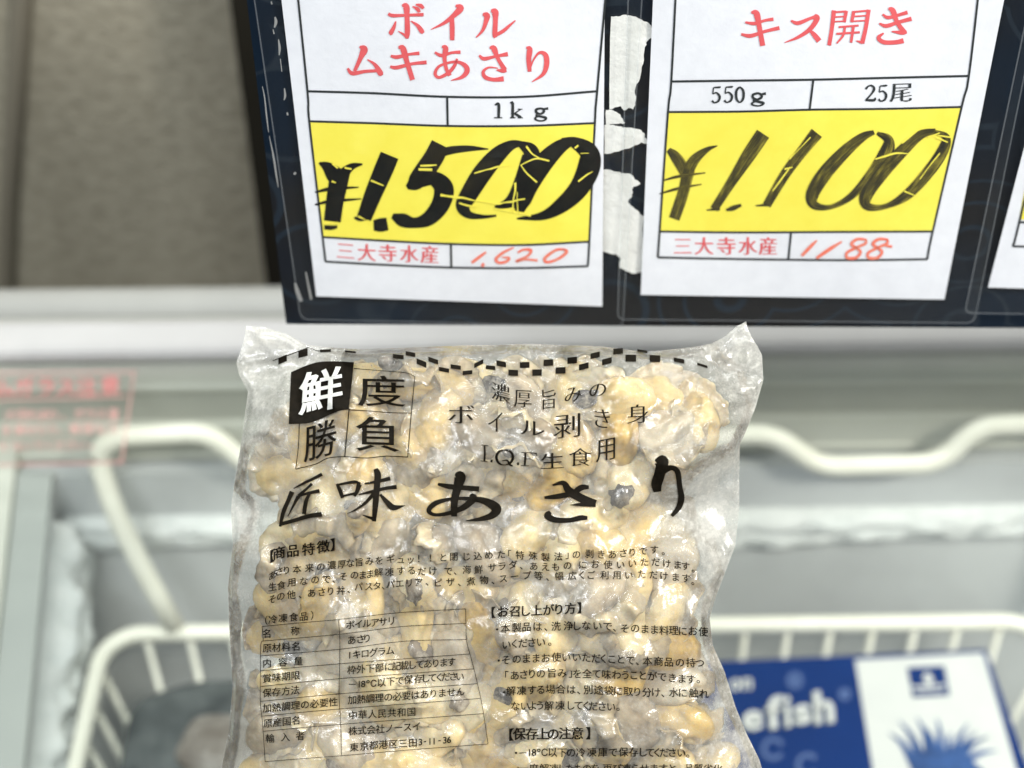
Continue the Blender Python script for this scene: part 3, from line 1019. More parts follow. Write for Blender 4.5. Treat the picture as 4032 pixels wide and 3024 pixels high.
pr.build('red_heading', M['red'], pap)
pr = Print(sgL, 0.00030)
pr.line(CCr, '三大寺水産', [(0, 295, 825), (1, 450, 838), (2, 602, 842), (3, 757, 847), (4, 908, 852)], 138, 0.022, -0.012, land=False)
pr.build('seller_name', M['red'], pap)

pr = Print(sgL, 0.00030)
for st_ in ([(1450, 572, 8), (1470, 568, 16), (1470, 640, 15)], [(1445, 641, 6), (1490, 641, 6)],
            [(1534, 562, 10), (1546, 562, 15), (1546, 640, 15)], [(1532, 641, 6), (1562, 641, 6)], [(1590, 595, 6), (1550, 622, 7)], [(1556, 616, 13), (1592, 640, 15)], [(1575, 641, 6), (1602, 641, 6)], [(1574, 594, 5), (1600, 594, 5)],
            [(1696, 590, 11), (1676, 596, 14), (1676, 612, 14), (1698, 620, 11), (1716, 608, 14), (1712, 594, 12), (1694, 589, 10)], [(1712, 594, 10), (1740, 590, 14)], [(1680, 618, 10), (1676, 630, 10), (1700, 634, 12), (1728, 642, 14), (1716, 656, 9), (1688, 657, 9), (1668, 646, 11), (1682, 632, 8)]):
    pr.stroke(CD, st_, 3)
pr.build('weight_text', M['line'], pap)

pr = Print(sgL, 0.00045)
PRICE_L = [
    [(104, 186, 10), (160, 215, 60), (210, 265, 96), (250, 320, 90)], [(418, 196, 10), (345, 212, 38), (290, 255, 60), (250, 300, 80)], [(262, 240, 110), (240, 350, 108), (218, 470, 100), (200, 612, 96)], [(142, 654, 24), (190, 658, 26), (236, 650, 16)],
    [(76, 400, 10), (180, 376, 22), (300, 368, 16), (392, 364, 6)], [(76, 490, 10), (180, 466, 20), (300, 456, 16), (410, 448, 6)],
    [(616, 132, 108), (565, 255, 108), (495, 420, 98), (430, 590, 84)], [(360, 584, 12), (400, 594, 26), (450, 588, 20)],
    [(500, 640, 60), (550, 638, 78), (600, 630, 72)],
    [(985, 52, 108), (935, 150, 112), (870, 245, 112), (800, 330, 92), (742, 366, 24)], [(1000, 110, 48), (1080, 92, 44), (1200, 82, 32), (1332, 86, 6)],
    [(830, 330, 60), (930, 300, 84), (1008, 370, 112), (985, 490, 104), (900, 590, 84), (800, 622, 60), (710, 602, 78), (636, 572, 30)],
    [(1590, 46, 24), (1500, 58, 56), (1400, 130, 92), (1290, 260, 108), (1195, 410, 100), (1150, 500, 84), (1190, 562, 46), (1290, 578, 24), (1390, 570, 12)],
    [(1570, 50, 40), (1640, 110, 96), (1625, 240, 120), (1570, 380, 110), (1490, 470, 66), (1380, 510, 16)],
    [(1930, 30, 50), (1840, 80, 84), (1730, 190, 110), (1630, 340, 112), (1575, 460, 104), (1560, 540, 50)],
    [(1862, 18, 20), (1960, 40, 66), (2060, 110, 110), (2062, 220, 128), (1990, 370, 112), (1870, 490, 88), (1730, 570, 50), (1540, 592, 10)],
]
for st_ in PRICE_L:
    pr.stroke(CCr, st_, 5, 1.27)
pr.build('price_lettering', M['ink'], pap)


def wavy(pts, seed, amp=7.0):
    r = np.random.default_rng(seed)
    out = [pts[0]]
    for a, b in zip(pts[:-1], pts[1:]):
        L = math.hypot(b[0] - a[0], b[1] - a[1])
        for t in np.linspace(0, 1, max(2, int(L / 35)))[1:-1]:
            out.append((a[0] + (b[0] - a[0]) * t + r.normal(0, amp * 0.5), a[1] + (b[1] - a[1]) * t + r.normal(0, amp * 0.5), (a[2] + (b[2] - a[2]) * t) * (0.5 + r.random())))
        out.append(b)
    return out


pr = Print(sgL, 0.00060)
for st_ in ([(1230, 262, 8), (1400, 215, 12), (1490, 205, 4)], [(1565, 205, 6), (1690, 155, 12), (1775, 172, 12)], [(1608, 66, 16), (1650, 120, 10), (1700, 150, 8)], [(1570, 205, 6), (1610, 260, 10), (1685, 328, 12)],
            [(985, 420, 20), (1150, 440, 14), (1300, 470, 10), (1400, 484, 14), (1600, 448, 9)], [(838, 208, 12), (958, 202, 8)], [(826, 234, 18), (925, 236, 18)], [(480, 314, 14), (572, 352, 8)], [(1528, 330, 16), (1515, 450, 9), (1508, 548, 9)], [(1542, 400, 6), (1546, 550, 8)],
            [(144, 630, 16), (250, 628, 14)], [(1120, 478, 12), (1240, 505, 12)], [(1380, 520, 14), (1520, 548, 10), (1640, 570, 16)], [(1985, 322, 12), (2050, 272, 10), (2090, 250, 4)], [(390, 575, 14), (440, 600, 5)], [(200, 192, 12), (240, 225, 12)], [(290, 222, 14), (340, 232, 10)], [(1985, 60, 14), (1960, 80, 12)], [(195, 320, 14), (225, 330, 8)], [(2000, 118, 5), (2060, 116, 5)]):
    pr = Print(sgL, 0.00060)
    pr.stroke(CCr, wavy(st_, int(st_[0][0])), 4)
    pr.build('ink_crack', M['yellow'], pap)
pr = Print(sgL, 0.00040)
for st_ in ([(1316, 834, 14), (1265, 872, 22), (1212, 912, 20)], [(1284, 922, 26), (1302, 934, 26)], [(1518, 800, 10), (1440, 838, 20), (1388, 885, 22), (1410, 912, 20), (1465, 902, 20), (1482, 876, 18), (1432, 872, 10)],
            [(1545, 838, 14), (1592, 816, 18), (1642, 822, 22), (1618, 862, 18), (1536, 902, 20), (1600, 888, 14), (1690, 895, 18)], [(1890, 814, 14), (1822, 820, 20), (1742, 880, 22), (1762, 908, 20), (1842, 882, 20), (1902, 832, 22), (1868, 810, 14)]):
    pr.stroke(CCr, st_, 4)
pr.build('handwritten_price', M['red_pen'], pap)

# ---- right sign
sgR = Sign(float(planeY(*C2(1750, 350), BY)[0]), 0.10, 0.0028, 0.0022)
s2 = empty('price_sign', tuple(planeY(*C2(1720, 650), BY - 0.003)))
tag(s2, 'white and yellow price sign in clear sleeve, brushed 1,100 yen for 25 fish', 'price sign', 'price signs on the navy board')
pap2 = sheet(sgR, [(1413, -60), (2181, -60), (2040, 647), (1384, 637)], 30, 40, 'paper', M['paper'], s2)
pr = Print(sgR, 0.00018)
pr.band(C2, [(1443, 243), (1600, 242), (1760, 238), (1920, 236), (2077, 233)], [(1424, 500), (1600, 501), (1800, 500), (2015, 500)], 30, 16)
pr.build('yellow_field', M['yellow'], pap2)
pr = Print(sgR, 0.00030)
for L in ([(1462, -60), (1450, 176), (1443, 243), (1425, 500), (1421, 556)], [(2119, -60), (2093, 164), (2077, 233), (2015, 500), (2003, 560)],
          [(1450, 176), (1600, 174), (1757, 172), (1920, 168), (2093, 164)], [(1443, 242), (1600, 241), (1750, 237), (1920, 235), (2078, 231)],
          [(1425, 500), (1600, 502), (1800, 501), (2015, 500)], [(1421, 556), (1560, 559), (1703, 561), (1850, 562), (2003, 560)], [(1757, 172), (1749, 237)], [(1709, 501), (1703, 561)]):
    pr.stroke(C2, [(x, y, W) for x, y in L], 9)
pr.build('ruled_lines', M['line'], pap2)
pr = Print(sgR, 0.00030)
HEAD_R = [
    [(682, 112, 10), (730, 118, 18), (780, 103, 14), (824, 96, 18)], [(662, 172, 12), (710, 180, 20), (780, 158, 16), (854, 140, 20)], [(712, 62, 10), (738, 68, 32), (752, 130, 25), (770, 230, 26)],
    [(912, 104, 10), (948, 116, 20), (1010, 92, 16), (1040, 84, 22)], [(1030, 76, 14), (1044, 92, 26), (1010, 144, 22), (950, 186, 16), (880, 214, 4)], [(1000, 146, 8), (1028, 174, 24), (1054, 206, 28)],
    [(1128, 52, 22), (1118, 140, 20), (1104, 228, 20)], [(1125, 62, 10), (1190, 57, 10)], [(1125, 86, 8), (1188, 82, 8)], [(1122, 109, 8), (1186, 106, 8)], [(1190, 54, 18), (1180, 112, 15)],
    [(1228, 56, 18), (1217, 112, 15)], [(1225, 60, 10), (1305, 53, 10)], [(1220, 83, 8), (1298, 78, 8)], [(1218, 107, 8), (1292, 103, 8)], [(1303, 48, 20), (1288, 140, 20), (1270, 218, 22)], [(1272, 214, 18), (1240, 205, 5)],
    [(1152, 136, 10), (1252, 128, 10)], [(1140, 170, 11), (1258, 162, 11)], [(1184, 134, 12), (1174, 178, 12), (1142, 218, 8)], [(1226, 132, 15), (1214, 214, 13)],
    [(1372, 72, 10), (1400, 88, 18), (1450, 76, 16), (1498, 62, 20)], [(1356, 118, 10), (1392, 130, 20), (1450, 112, 18), (1518, 94, 22)], [(1402, 42, 12), (1424, 54, 28), (1446, 112, 22), (1484, 166, 26)], [(1494, 160, 16), (1470, 164, 22), (1418, 158, 6)], [(1378, 166, 8), (1352, 190, 20), (1380, 212, 22), (1440, 212, 22), (1478, 204, 26)],
]
for st_ in HEAD_R:
    pr.stroke(CB, st_, 4)
pr.build('red_heading', M['red'], pap2)
pr = Print(sgR, 0.00030)
pr.line(CB, '三大寺水産', [(0, 368, 1236), (1, 475, 1236), (2, 587, 1236), (3, 695, 1236), (4, 798, 1236)], 98, 0.022, -0.012, land=False)
pr.build('seller_name', M['red'], pap2)
pr = Print(sgR, 0.00030)


def five(x, y):
    return [[(x - 12, y - 38, 6), (x + 18, y - 40, 10), (x + 22, y - 44, 5)], [(x - 12, y - 38, 6), (x - 16, y - 6, 6)], [(x - 16, y - 6, 6), (x + 2, y - 12, 8), (x + 18, y + 6, 13), (x + 12, y + 30, 10), (x - 8, y + 38, 8), (x - 20, y + 28, 12)]]


_cnt = [[(1288, 448, 12), (1300, 434, 8), (1318, 430, 9), (1330, 446, 13), (1318, 470, 9), (1288, 504, 8)], [(1286, 503, 10), (1330, 503, 13), (1336, 490, 6)]]
for L in five(535, 478) + five(597, 476) + [[(655, 436, 8), (640, 452, 12), (636, 475, 13), (640, 500, 12), (655, 514, 8), (670, 500, 12), (674, 475, 13), (670, 452, 12), (655, 436, 8)],
        [(745, 468, 11), (722, 476, 13), (722, 492, 13), (744, 500, 11), (764, 488, 13), (760, 474, 12), (743, 467, 10)], [(760, 474, 9), (786, 470, 14)], [(728, 498, 9), (724, 506, 9), (748, 511, 12), (774, 518, 13), (760, 530, 8), (734, 531, 8), (714, 522, 10), (730, 510, 7)]]:
    pr.stroke(CB, L, 3)
pr.build('weight_text', M['line'], pap2)
pr = Print(sgR, 0.00030)
for L in _cnt + five(1372, 470):
    pr.stroke(CB, L, 3)
pr.fit(CB, '尾', 1466, 466, 112, 92, -0.03, 0.022, -0.012, 0.05)
pr.build('count_text', M['line'], pap2)


def brush_mat():
    m, nt, out = newmat('dry_brush_ink')
    p = nd(nt, 'ShaderNodeBsdfPrincipled', i_Roughness=0.5)
    tc = nd(nt, 'ShaderNodeTexCoord')
    n1 = noise(nt, 1.0, 3, 0.6, vec=tc.outputs['UV'], mapscale=(16, 1.3, 1))
    n2 = noise(nt, 1.0, 2, 0.5, vec=tc.outputs['UV'], mapscale=(1.5, 4, 1))
    ad = nd(nt, 'ShaderNodeMath', operation='MULTIPLY_ADD'); ad.inputs[1].default_value = 0.6
    nt.links.new(n2, ad.inputs[0]); nt.links.new(n1, ad.inputs[2])
    c = ramp(nt, ad.outputs[0], [(0.66, (0.008, 0.008, 0.006)), (0.82, (0.055, 0.044, 0.009)), (0.96, (0.30, 0.25, 0.03))])
    nt.links.new(c, p.inputs['Base Color']); nt.links.new(p.outputs[0], out.inputs[0])
    return m


pr = Print(sgR, 0.00045)
PRICE_R = [
    [(296, 752, 26), (330, 785, 52), (360, 830, 58), (385, 880, 50)], [(542, 732, 5), (490, 752, 26), (430, 800, 50), (385, 870, 62)], [(398, 850, 62), (375, 950, 56), (350, 1030, 56), (325, 1100, 54)],
    [(266, 908, 6), (350, 886, 15), (482, 868, 6)], [(252, 974, 6), (350, 946, 15), (462, 926, 6)],
    [(772, 672, 72), (700, 780, 68), (610, 920, 48), (525, 1052, 40)], [(488, 1056, 6), (555, 1050, 16)], [(586, 1056, 10), (620, 1046, 26), (662, 1030, 14)],
    [(1042, 668, 66), (965, 765, 54), (880, 880, 50), (790, 1032, 42)], [(735, 1034, 6), (805, 1028, 18)],
    [(1330, 664, 22), (1270, 690, 44), (1180, 765, 62), (1080, 875, 72), (1020, 975, 66), (1030, 1030, 44), (1110, 1040, 24), (1210, 990, 34), (1310, 885, 54), (1385, 780, 72), (1402, 705, 50), (1345, 668, 16)],
    [(1640, 658, 26), (1560, 680, 46), (1460, 770, 62), (1350, 890, 72), (1288, 985, 66), (1300, 1038, 42), (1390, 1036, 26), (1500, 975, 52), (1610, 855, 60), (1676, 755, 56), (1690, 690, 40), (1630, 658, 14)],
]
for st_ in PRICE_R:
    pr.stroke(CB, st_, 5)
pr.build('price_lettering', brush_mat(), pap2)
pr = Print(sgR, 0.00060)
for st_ in ([(1335, 800, 6), (1440, 770, 9), (1500, 772, 3)], [(1470, 720, 8), (1550, 655, 6)], [(1640, 690, 10), (1700, 715, 6)], [(1650, 680, 6), (1712, 690, 8)], [(1480, 960, 8), (1540, 985, 4)], [(905, 800, 7), (1010, 690, 5)], [(880, 850, 9), (920, 840, 5)], [(820, 960, 5), (900, 850, 6)], [(1560, 900, 5), (1660, 770, 6)], [(1600, 690, 8), (1660, 668, 5)]):
    pr = Print(sgR, 0.00060)
    pr.stroke(CB, wavy(st_, int(st_[0][0]), 4.0), 3)
    pr.build('ink_crack', M['yellow'], pap2)
pr = Print(sgR, 0.00040)
def eight(dx):
    return [(1292 + dx, 1204, 10), (1246 + dx, 1202, 15), (1216 + dx, 1226, 15), (1240 + dx, 1246, 14), (1262 + dx, 1266, 14), (1240 + dx, 1294, 15), (1196 + dx, 1296, 15), (1194 + dx, 1270, 14), (1246 + dx, 1242, 14), (1286 + dx, 1224, 14), (1290 + dx, 1204, 10)]
for st_ in ([(1042, 1208, 8), (1010, 1240, 17), (966, 1286, 15)], [(1168, 1214, 8), (1110, 1250, 18), (1040, 1298, 14)], eight(0), eight(108), [(1370, 1232, 8), (1420, 1240, 14)]):
    pr.stroke(CB, st_, 4)
pr.build('handwritten_price', M['red_pen'], pap2)

# ---- third sign at the right edge
sg3 = Sign(float(planeY(*C2(2480, 350), BY)[0]), 0.10, 0.002, 0.0034)
s3 = empty('price_sign', tuple(planeY(*C2(2400, 640), BY - 0.003)))
tag(s3, 'white price sign of which only a corner shows at the right edge', 'price sign', 'price signs on the navy board')
pap3 = sheet(sg3, [(2310, -60), (2900, -60), (2800, 640), (2134, 621)], 20, 30, 'paper', M['paper'], s3)
pr = Print(sg3, 0.00030)
for L in ([(2290, 100), (2202, 480), (2188, 532)], [(2188, 532), (2400, 537), (2700, 545)], [(2202, 480), (2400, 484)]):
    pr.stroke(C2, [(x, y, W) for x, y in L], 9)
pr.build('ruled_lines', M['line'], pap3)
pr = Print(sg3, 0.00018)
pr.grid(C2, [(2246, 240), (2600, 246), (2560, 484), (2201, 474)], 8, 8)
pr.build('yellow_field', M['yellow'], pap3)

# ---- clear sleeves (one per sign)
slL = Sign(sgL.xc, 0.10, 0.0045, 0.0040)
slR = Sign(sgR.xc, 0.115, 0.0030, 0.0050)
sl3 = Sign(sg3.xc, 0.115, 0.0022, 0.0062)
for S, par, cor, glints in (
        (slL, s1, [(541, -60), (1390, -60), (1345, 706), (650, 690)], True),
        (slR, s2, [(1359, -60), (2258, -60), (2104, 698), (1334, 690)], False),
        (sl3, s3, [(2238, -60), (3000, -60), (2900, 690), (2084, 676)], False)):
    sv = sheet(S, cor, 24, 30, 'plastic_sleeve', M['sleeve'], par)
    tl, tr, br, bl = [np.array(c, float) for c in cor]
    r = 14
    outline(S, [tuple(tl), tuple(bl + (tl - bl) / np.linalg.norm(tl - bl) * r), tuple(bl + np.array([r * .3, -r * .3])), tuple(bl + (br - bl) / np.linalg.norm(br - bl) * r),
                tuple(br - (br - bl) / np.linalg.norm(br - bl) * r), tuple(br + np.array([-r * .3, -r * .3])), tuple(br + (tr - br) / np.linalg.norm(tr - br) * r), tuple(tr)], 3.2, 0.0003, 'seam', M['sleeve_edge'], sv)
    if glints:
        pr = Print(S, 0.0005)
        C1 = crop(0, 0, 1797 / 1300)  # glints along the sleeve's left side, painted as pale strokes
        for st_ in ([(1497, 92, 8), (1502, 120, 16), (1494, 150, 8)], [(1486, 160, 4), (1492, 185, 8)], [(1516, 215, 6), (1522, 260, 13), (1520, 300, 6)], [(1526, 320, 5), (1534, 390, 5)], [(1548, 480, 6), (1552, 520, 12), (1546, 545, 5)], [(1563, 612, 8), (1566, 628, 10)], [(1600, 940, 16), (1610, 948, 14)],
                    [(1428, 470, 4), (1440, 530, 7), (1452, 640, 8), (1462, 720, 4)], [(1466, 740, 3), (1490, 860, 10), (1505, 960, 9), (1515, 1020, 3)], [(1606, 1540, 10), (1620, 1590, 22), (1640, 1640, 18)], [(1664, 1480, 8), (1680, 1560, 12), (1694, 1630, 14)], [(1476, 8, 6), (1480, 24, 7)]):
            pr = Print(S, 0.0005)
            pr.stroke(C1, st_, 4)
            pr.build('painted_glint', M['glint_paint'], sv)

# ---- torn paper left on the board between the two signs
CT = crop(2300, 0, 1.5075)


def jag(pts, n=4, amp=3.0, seed=3):
    r = np.random.default_rng(seed)
    out = []
    for i, p in enumerate(pts):
        q_ = pts[(i + 1) % len(pts)]
        for k in range(n):
            t = k / n
            a = amp if 0 < k else 0
            out.append((p[0] + (q_[0] - p[0]) * t + r.normal(0, a), p[1] + (q_[1] - p[1]) * t + r.normal(0, a)))
    return out


TORN = [
    ([(160, 98), (205, 98), (245, 87), (275, 92), (340, 115), (390, 145), (418, 200), (375, 245), (360, 280), (350, 380), (330, 470), (300, 545), (305, 600), (290, 650), (265, 640), (245, 655), (225, 645), (215, 630), (150, 648)], 'long torn white paper remnant, topmost between the two price signs'),
    ([(130, 650), (172, 655), (215, 680), (242, 730), (205, 735), (130, 740)], 'smallest torn white paper scrap, just under the long remnant'),
    ([(120, 742), (170, 740), (230, 755), (330, 768), (360, 800), (382, 852), (340, 845), (290, 870), (200, 900), (120, 912)], 'pointed torn white paper scrap level with the brushed price'),
    ([(110, 1008), (200, 1020), (245, 1030), (270, 1030), (335, 1090), (285, 1120), (285, 1165), (260, 1200), (300, 1240), (355, 1285), (345, 1615), (290, 1625), (210, 1590), (215, 1530), (190, 1510), (80, 1485)], 'large creased torn white paper remnant, lowest between the price signs'),
]
import mathutils
for k, (pts, lab) in enumerate(TORN):
    pts = jag(pts, 4, 2.6, 20 + k)
    P = [CT(*p) for p in pts]
    f = [planeY(x, y, BY - 0.0012) for x, y in P]
    b = [planeY(x, y, BY - 0.0004) for x, y in P]
    n = len(P)
    tris = [tuple(t) for t in mathutils.geometry.tessellate_polygon([[Vector((p[0], p[1], 0)) for p in P]])]
    faces = tris + [tuple(reversed([i + n for i in t])) for t in tris] + [(i, (i + 1) % n, n + (i + 1) % n, n + i) for i in range(n)]
    o = mesh_obj('torn_paper', f + b, faces, M['torn'])
    tag(o, lab, 'torn paper', 'torn paper remnants on the board')

# ------------------------------------------------------------------ the bag of clams
BD = 0.75                                     # distance of the bag's middle plane along the view axis
K2 = BD / (FPX * S2)                          # metres per 2212-pixel on that plane
BM = Matrix.Translation((0, 0, CAMZ)) @ Matrix([[*RC[i], 0] for i in range(3)] + [[0, 0, 0, 1]]) @ Matrix.Translation((0, 0, -BD))
BMn = np.array(BM)


def bagW(x2, y2, h):
    """Point of the bag: 2212-pixel position on the middle plane, height h towards the viewer."""
    return BMn[:3, :3] @ np.array([(x2 - 1106) * K2, -(y2 - 829.5) * K2, h]) + BMn[:3, 3]


Lp = [(531, 704), (520, 740), (511, 785), (517, 810), (536, 845), (531, 880), (523, 944), (512, 1010), (506, 1043), (499, 1099), (503, 1177), (492, 1267), (495, 1357), (502, 1480), (495, 1576), (479, 1655), (470, 1780), (468, 1905)]
Rp = [(1612, 694), (1632, 716), (1645, 748), (1649, 821), (1632, 880), (1610, 935), (1598, 960), (1597, 1015), (1597, 1100), (1588, 1180), (1571, 1225), (1546, 1290), (1533, 1335), (1540, 1395), (1565, 1450), (1590, 1530), (1613, 1585), (1640, 1640), (1658, 1700), (1668, 1780), (1670, 1905)]
Tp = [(531, 704), (570, 707), (623, 723), (658, 743), (700, 749), (771, 754), (900, 750), (1000, 746), (1150, 743), (1300, 748), (1390, 760), (1430, 757), (1500, 749), (1537, 742), (1565, 727), (1590, 706), (1612, 694)]
fL = lambda y: np.interp(y, [p[1] for p in Lp], [p[0] for p in Lp])
fR = lambda y: np.interp(y, [p[1] for p in Rp], [p[0] for p in Rp])
fT = lambda x: np.interp(x, [p[0] for p in Tp], [p[1] for p in Tp])
cLp = [(760, 768), (745, 800), (690, 870), (640, 920), (580, 960), (556, 1010), (565, 1060), (600, 1100), (575, 1160), (545, 1220), (528, 1300), (522, 1400), (516, 1480), (520, 1540), (502, 1620), (490, 1860)]
cRp = [(1500, 768), (1550, 800), (1572, 880), (1562, 950), (1505, 990), (1445, 1030), (1405, 1090), (1440, 1130), (1485, 1170), (1508, 1250), (1500, 1350), (1508, 1420), (1535, 1500), (1575, 1580), (1605, 1660), (1640, 1860)]
gL = lambda y: np.interp(y, [p[1] for p in cLp], [p[0] for p in cLp])
gR = lambda y: np.interp(y, [p[1] for p in cRp], [p[0] for p in cRp])


def edge_dist(x, y):
    return min(x - gL(y), gR(y) - x, (y - 768) * 1.0)


# clam models: length 1 along X
def ico(sub):
    bm = bmesh.new(); bmesh.ops.create_icosphere(bm, subdivisions=sub, radius=1.0)
    V = np.array([v.co[:] for v in bm.verts]); F = [[v.index for v in f.verts] for f in bm.faces]
    bm.free(); return V, F


ICO4 = ico(4); ICO3 = ico(3)


def blob(lobes, seed, amp=0.03, sub=ICO4, freq=4.0):
    """Rounded union of balls seen from the origin: lobes (cx, cy, cz, r)."""
    r_ = np.random.default_rng(seed)
    V, F = sub
    acc = np.zeros(len(V))
    for cx_, cy_, cz_, r in lobes:
        c = np.array([cx_, cy_, cz_])
        b = V @ c
        disc = b * b - (c @ c) + r * r
        t = np.where(disc > 0, b + np.sqrt(np.maximum(disc, 0)), 0)
        acc += np.exp(22 * t)
    R = np.log(acc) / 22
    for _ in range(7):
        k = r_.normal(0, freq, 3); p = r_.random() * 6.28
        R += amp / 3 * np.sin(V @ k + p)
    return V * R[:, None], F


def clam_model(seed, kind):
    r_ = np.random.default_rng(seed)
    j = lambda s: r_.normal(0, s)
    lobes = [(0.03 + j(.03), 0.02 + j(.02), 0.0, 0.30), (-0.20 + j(.03), -0.01 + j(.04), 0.0, 0.24), (0.18 + j(.03), 0.03 + j(.04), 0.0, 0.22)]
    if kind == 1:
        lobes = [(0.0, 0, 0, 0.31), (-0.12 + j(.03), 0.07 + j(.03), 0.03, 0.25), (0.16, -0.03 + j(.05), 0.0, 0.24)]
    V, F = blob(lobes, seed, 0.016, ICO4, 2.6)
    V = V * np.array([1.0, 0.90, 0.66])
    ang = np.arctan2(V[:, 1], V[:, 0])
    er = np.hypot(V[:, 0], V[:, 1] / 0.8)
    off = r_.random() * 6.28
    side = 0.5 + 0.5 * np.sin(ang + off)
    # growth folds that follow the rim on one side, and a few soft dimples
    fold = np.sin(er * 46 + 0.8 * np.sin(ang * 2 + off)) * np.clip((er - 0.17) / 0.1, 0, 1) * side ** 2
    V[:, 2] += 0.016 * fold * np.sign(V[:, 2] + 1e-6)
    for _ in range(3):
        a_ = r_.random() * 6.28; d_ = 0.12 + 0.2 * r_.random(); w_ = 0.05 + 0.05 * r_.random()
        dx_, dy_ = V[:, 0] - d_ * math.cos(a_), V[:, 1] - d_ * math.sin(a_)
        V[:, 2] -= np.sign(V[:, 2] + 1e-6) * 0.075 * np.exp(-(dx_ ** 2 + dy_ ** 2) / w_ ** 2)
    rim = np.exp(-(V[:, 2] / 0.10) ** 2)
    V[:, :2] *= (1 + 0.03 * rim * np.sin(ang * 15 + seed) * side)[:, None]
    V *= 0.90
    # mantle: ruffled skirt round part of the body
    n, m = 64, 7
    a0 = r_.random() * 6.28
    span = 3.4 + r_.random() * 1.2
    mv = []
    for i in range(n):
        a = a0 + span * i / (n - 1)
        edge = math.sin(math.pi * i / (n - 1)) ** 0.5
        for k in range(m):
            t = k / (m - 1)
            rad = 0.24 + (0.26 + 0.04 * math.sin(a * 3 + seed)) * t * edge
            z = -0.04 + 0.10 * math.sin(math.pi * t) + 0.065 * t * math.sin(a * 9 + seed * 1.3) + 0.03 * t * math.sin(a * 21)
            mv.append((1.06 * rad * math.cos(a), 0.92 * rad * math.sin(a), z))
    mf = [(i * m + k, i * m + k + 1, (i + 1) * m + k + 1, (i + 1) * m + k) for i in range(n - 1) for k in range(m - 1)]
    mv = np.array(mv)
    # thickness
    lower = mv - np.array([0, 0, 0.05])
    nb = len(mv)
    mf2 = mf + [tuple(reversed([q_ + nb for q_ in f])) for f in mf]
    rimix = [i * m + m - 1 for i in range(n)]
    mf2 += [(rimix[i], rimix[i] + nb, rimix[i + 1] + nb, rimix[i + 1]) for i in range(n - 1)]
    mv = np.vstack([mv, lower])
    # siphon: short double tube, dark
    sa = a0 + span * (0.35 + 0.3 * r_.random())
    d = np.array([math.cos(sa), math.sin(sa), 0.25]); d /= np.linalg.norm(d)
    sd = np.array([-math.sin(sa), math.cos(sa), 0])
    c = d * 0.34
    SV, SF = [], []
    Vb, Fb = blob([(0, 0, 0, 0.085), (0.07, 0.012, 0, 0.07), (0.07, -0.03, 0.01, 0.06)], seed + 5, 0.028, ICO3)
    rot = np.stack([d, sd, np.cross(d, sd)], 1)
    Vb = Vb @ rot.T * np.array([1.2, 1.1, 0.75]) * 0.85 + c + np.array([0, 0, 0.035])
    SF = [tuple(f) for f in Fb]
    SV = [tuple(q_) for q_ in Vb]
    return (V, F), (mv, mf2), (np.array(SV), SF)


MODELS = [clam_model(30 + i, i % 2) for i in range(10)]


def dense(V, F):
    """Vertices plus points inside the faces, to find how high a clam reaches."""
    V = np.array(V); out = [V]
    for k in (3, 4):
        f = np.array([q_ for q_ in F if len(q_) == k])
        if len(f):
            out.append(V[f].mean(1))
            for a in range(k):
                out.append((V[f[:, a]] + V[f[:, (a + 1) % k]]) / 2)
    return np.vstack(out)


DENSE = [[dense(*p) for p in mdl] for mdl in MODELS]


def shared_mesh(name, V, F):
    me = bpy.data.meshes.new(name)
    me.from_pydata([tuple(map(float, v)) for v in V], [], [tuple(f) for f in F])
    me.polygons.foreach_set('use_smooth', [True] * len(me.polygons))
    me.materials.append(None)
    return me


MESHES = [(shared_mesh('body', *a), shared_mesh('mantle', *b), shared_mesh('siphon', *c)) for a, b, c in MODELS]

# where the clams lie
spots = []


def scatter(n_try, spacing, ylim, layer):
    mine = []
    for _ in range(n_try):
        y = 768 + rng.random() * (ylim - 768)
        a, b = gL(y), gR(y)
        x = a + rng.random() * (b - a)
        if edge_dist(x, y) < (54 if layer == 0 else 58):
            continue
        if all((x - p[0]) ** 2 + (y - p[1]) ** 2 > spacing ** 2 for p in mine):
            mine.append((x, y, layer))
    spots.extend(mine)
    return mine


front = scatter(14000, 79, 1760, 0)
back = scatter(9000, 88, 1745, 1)

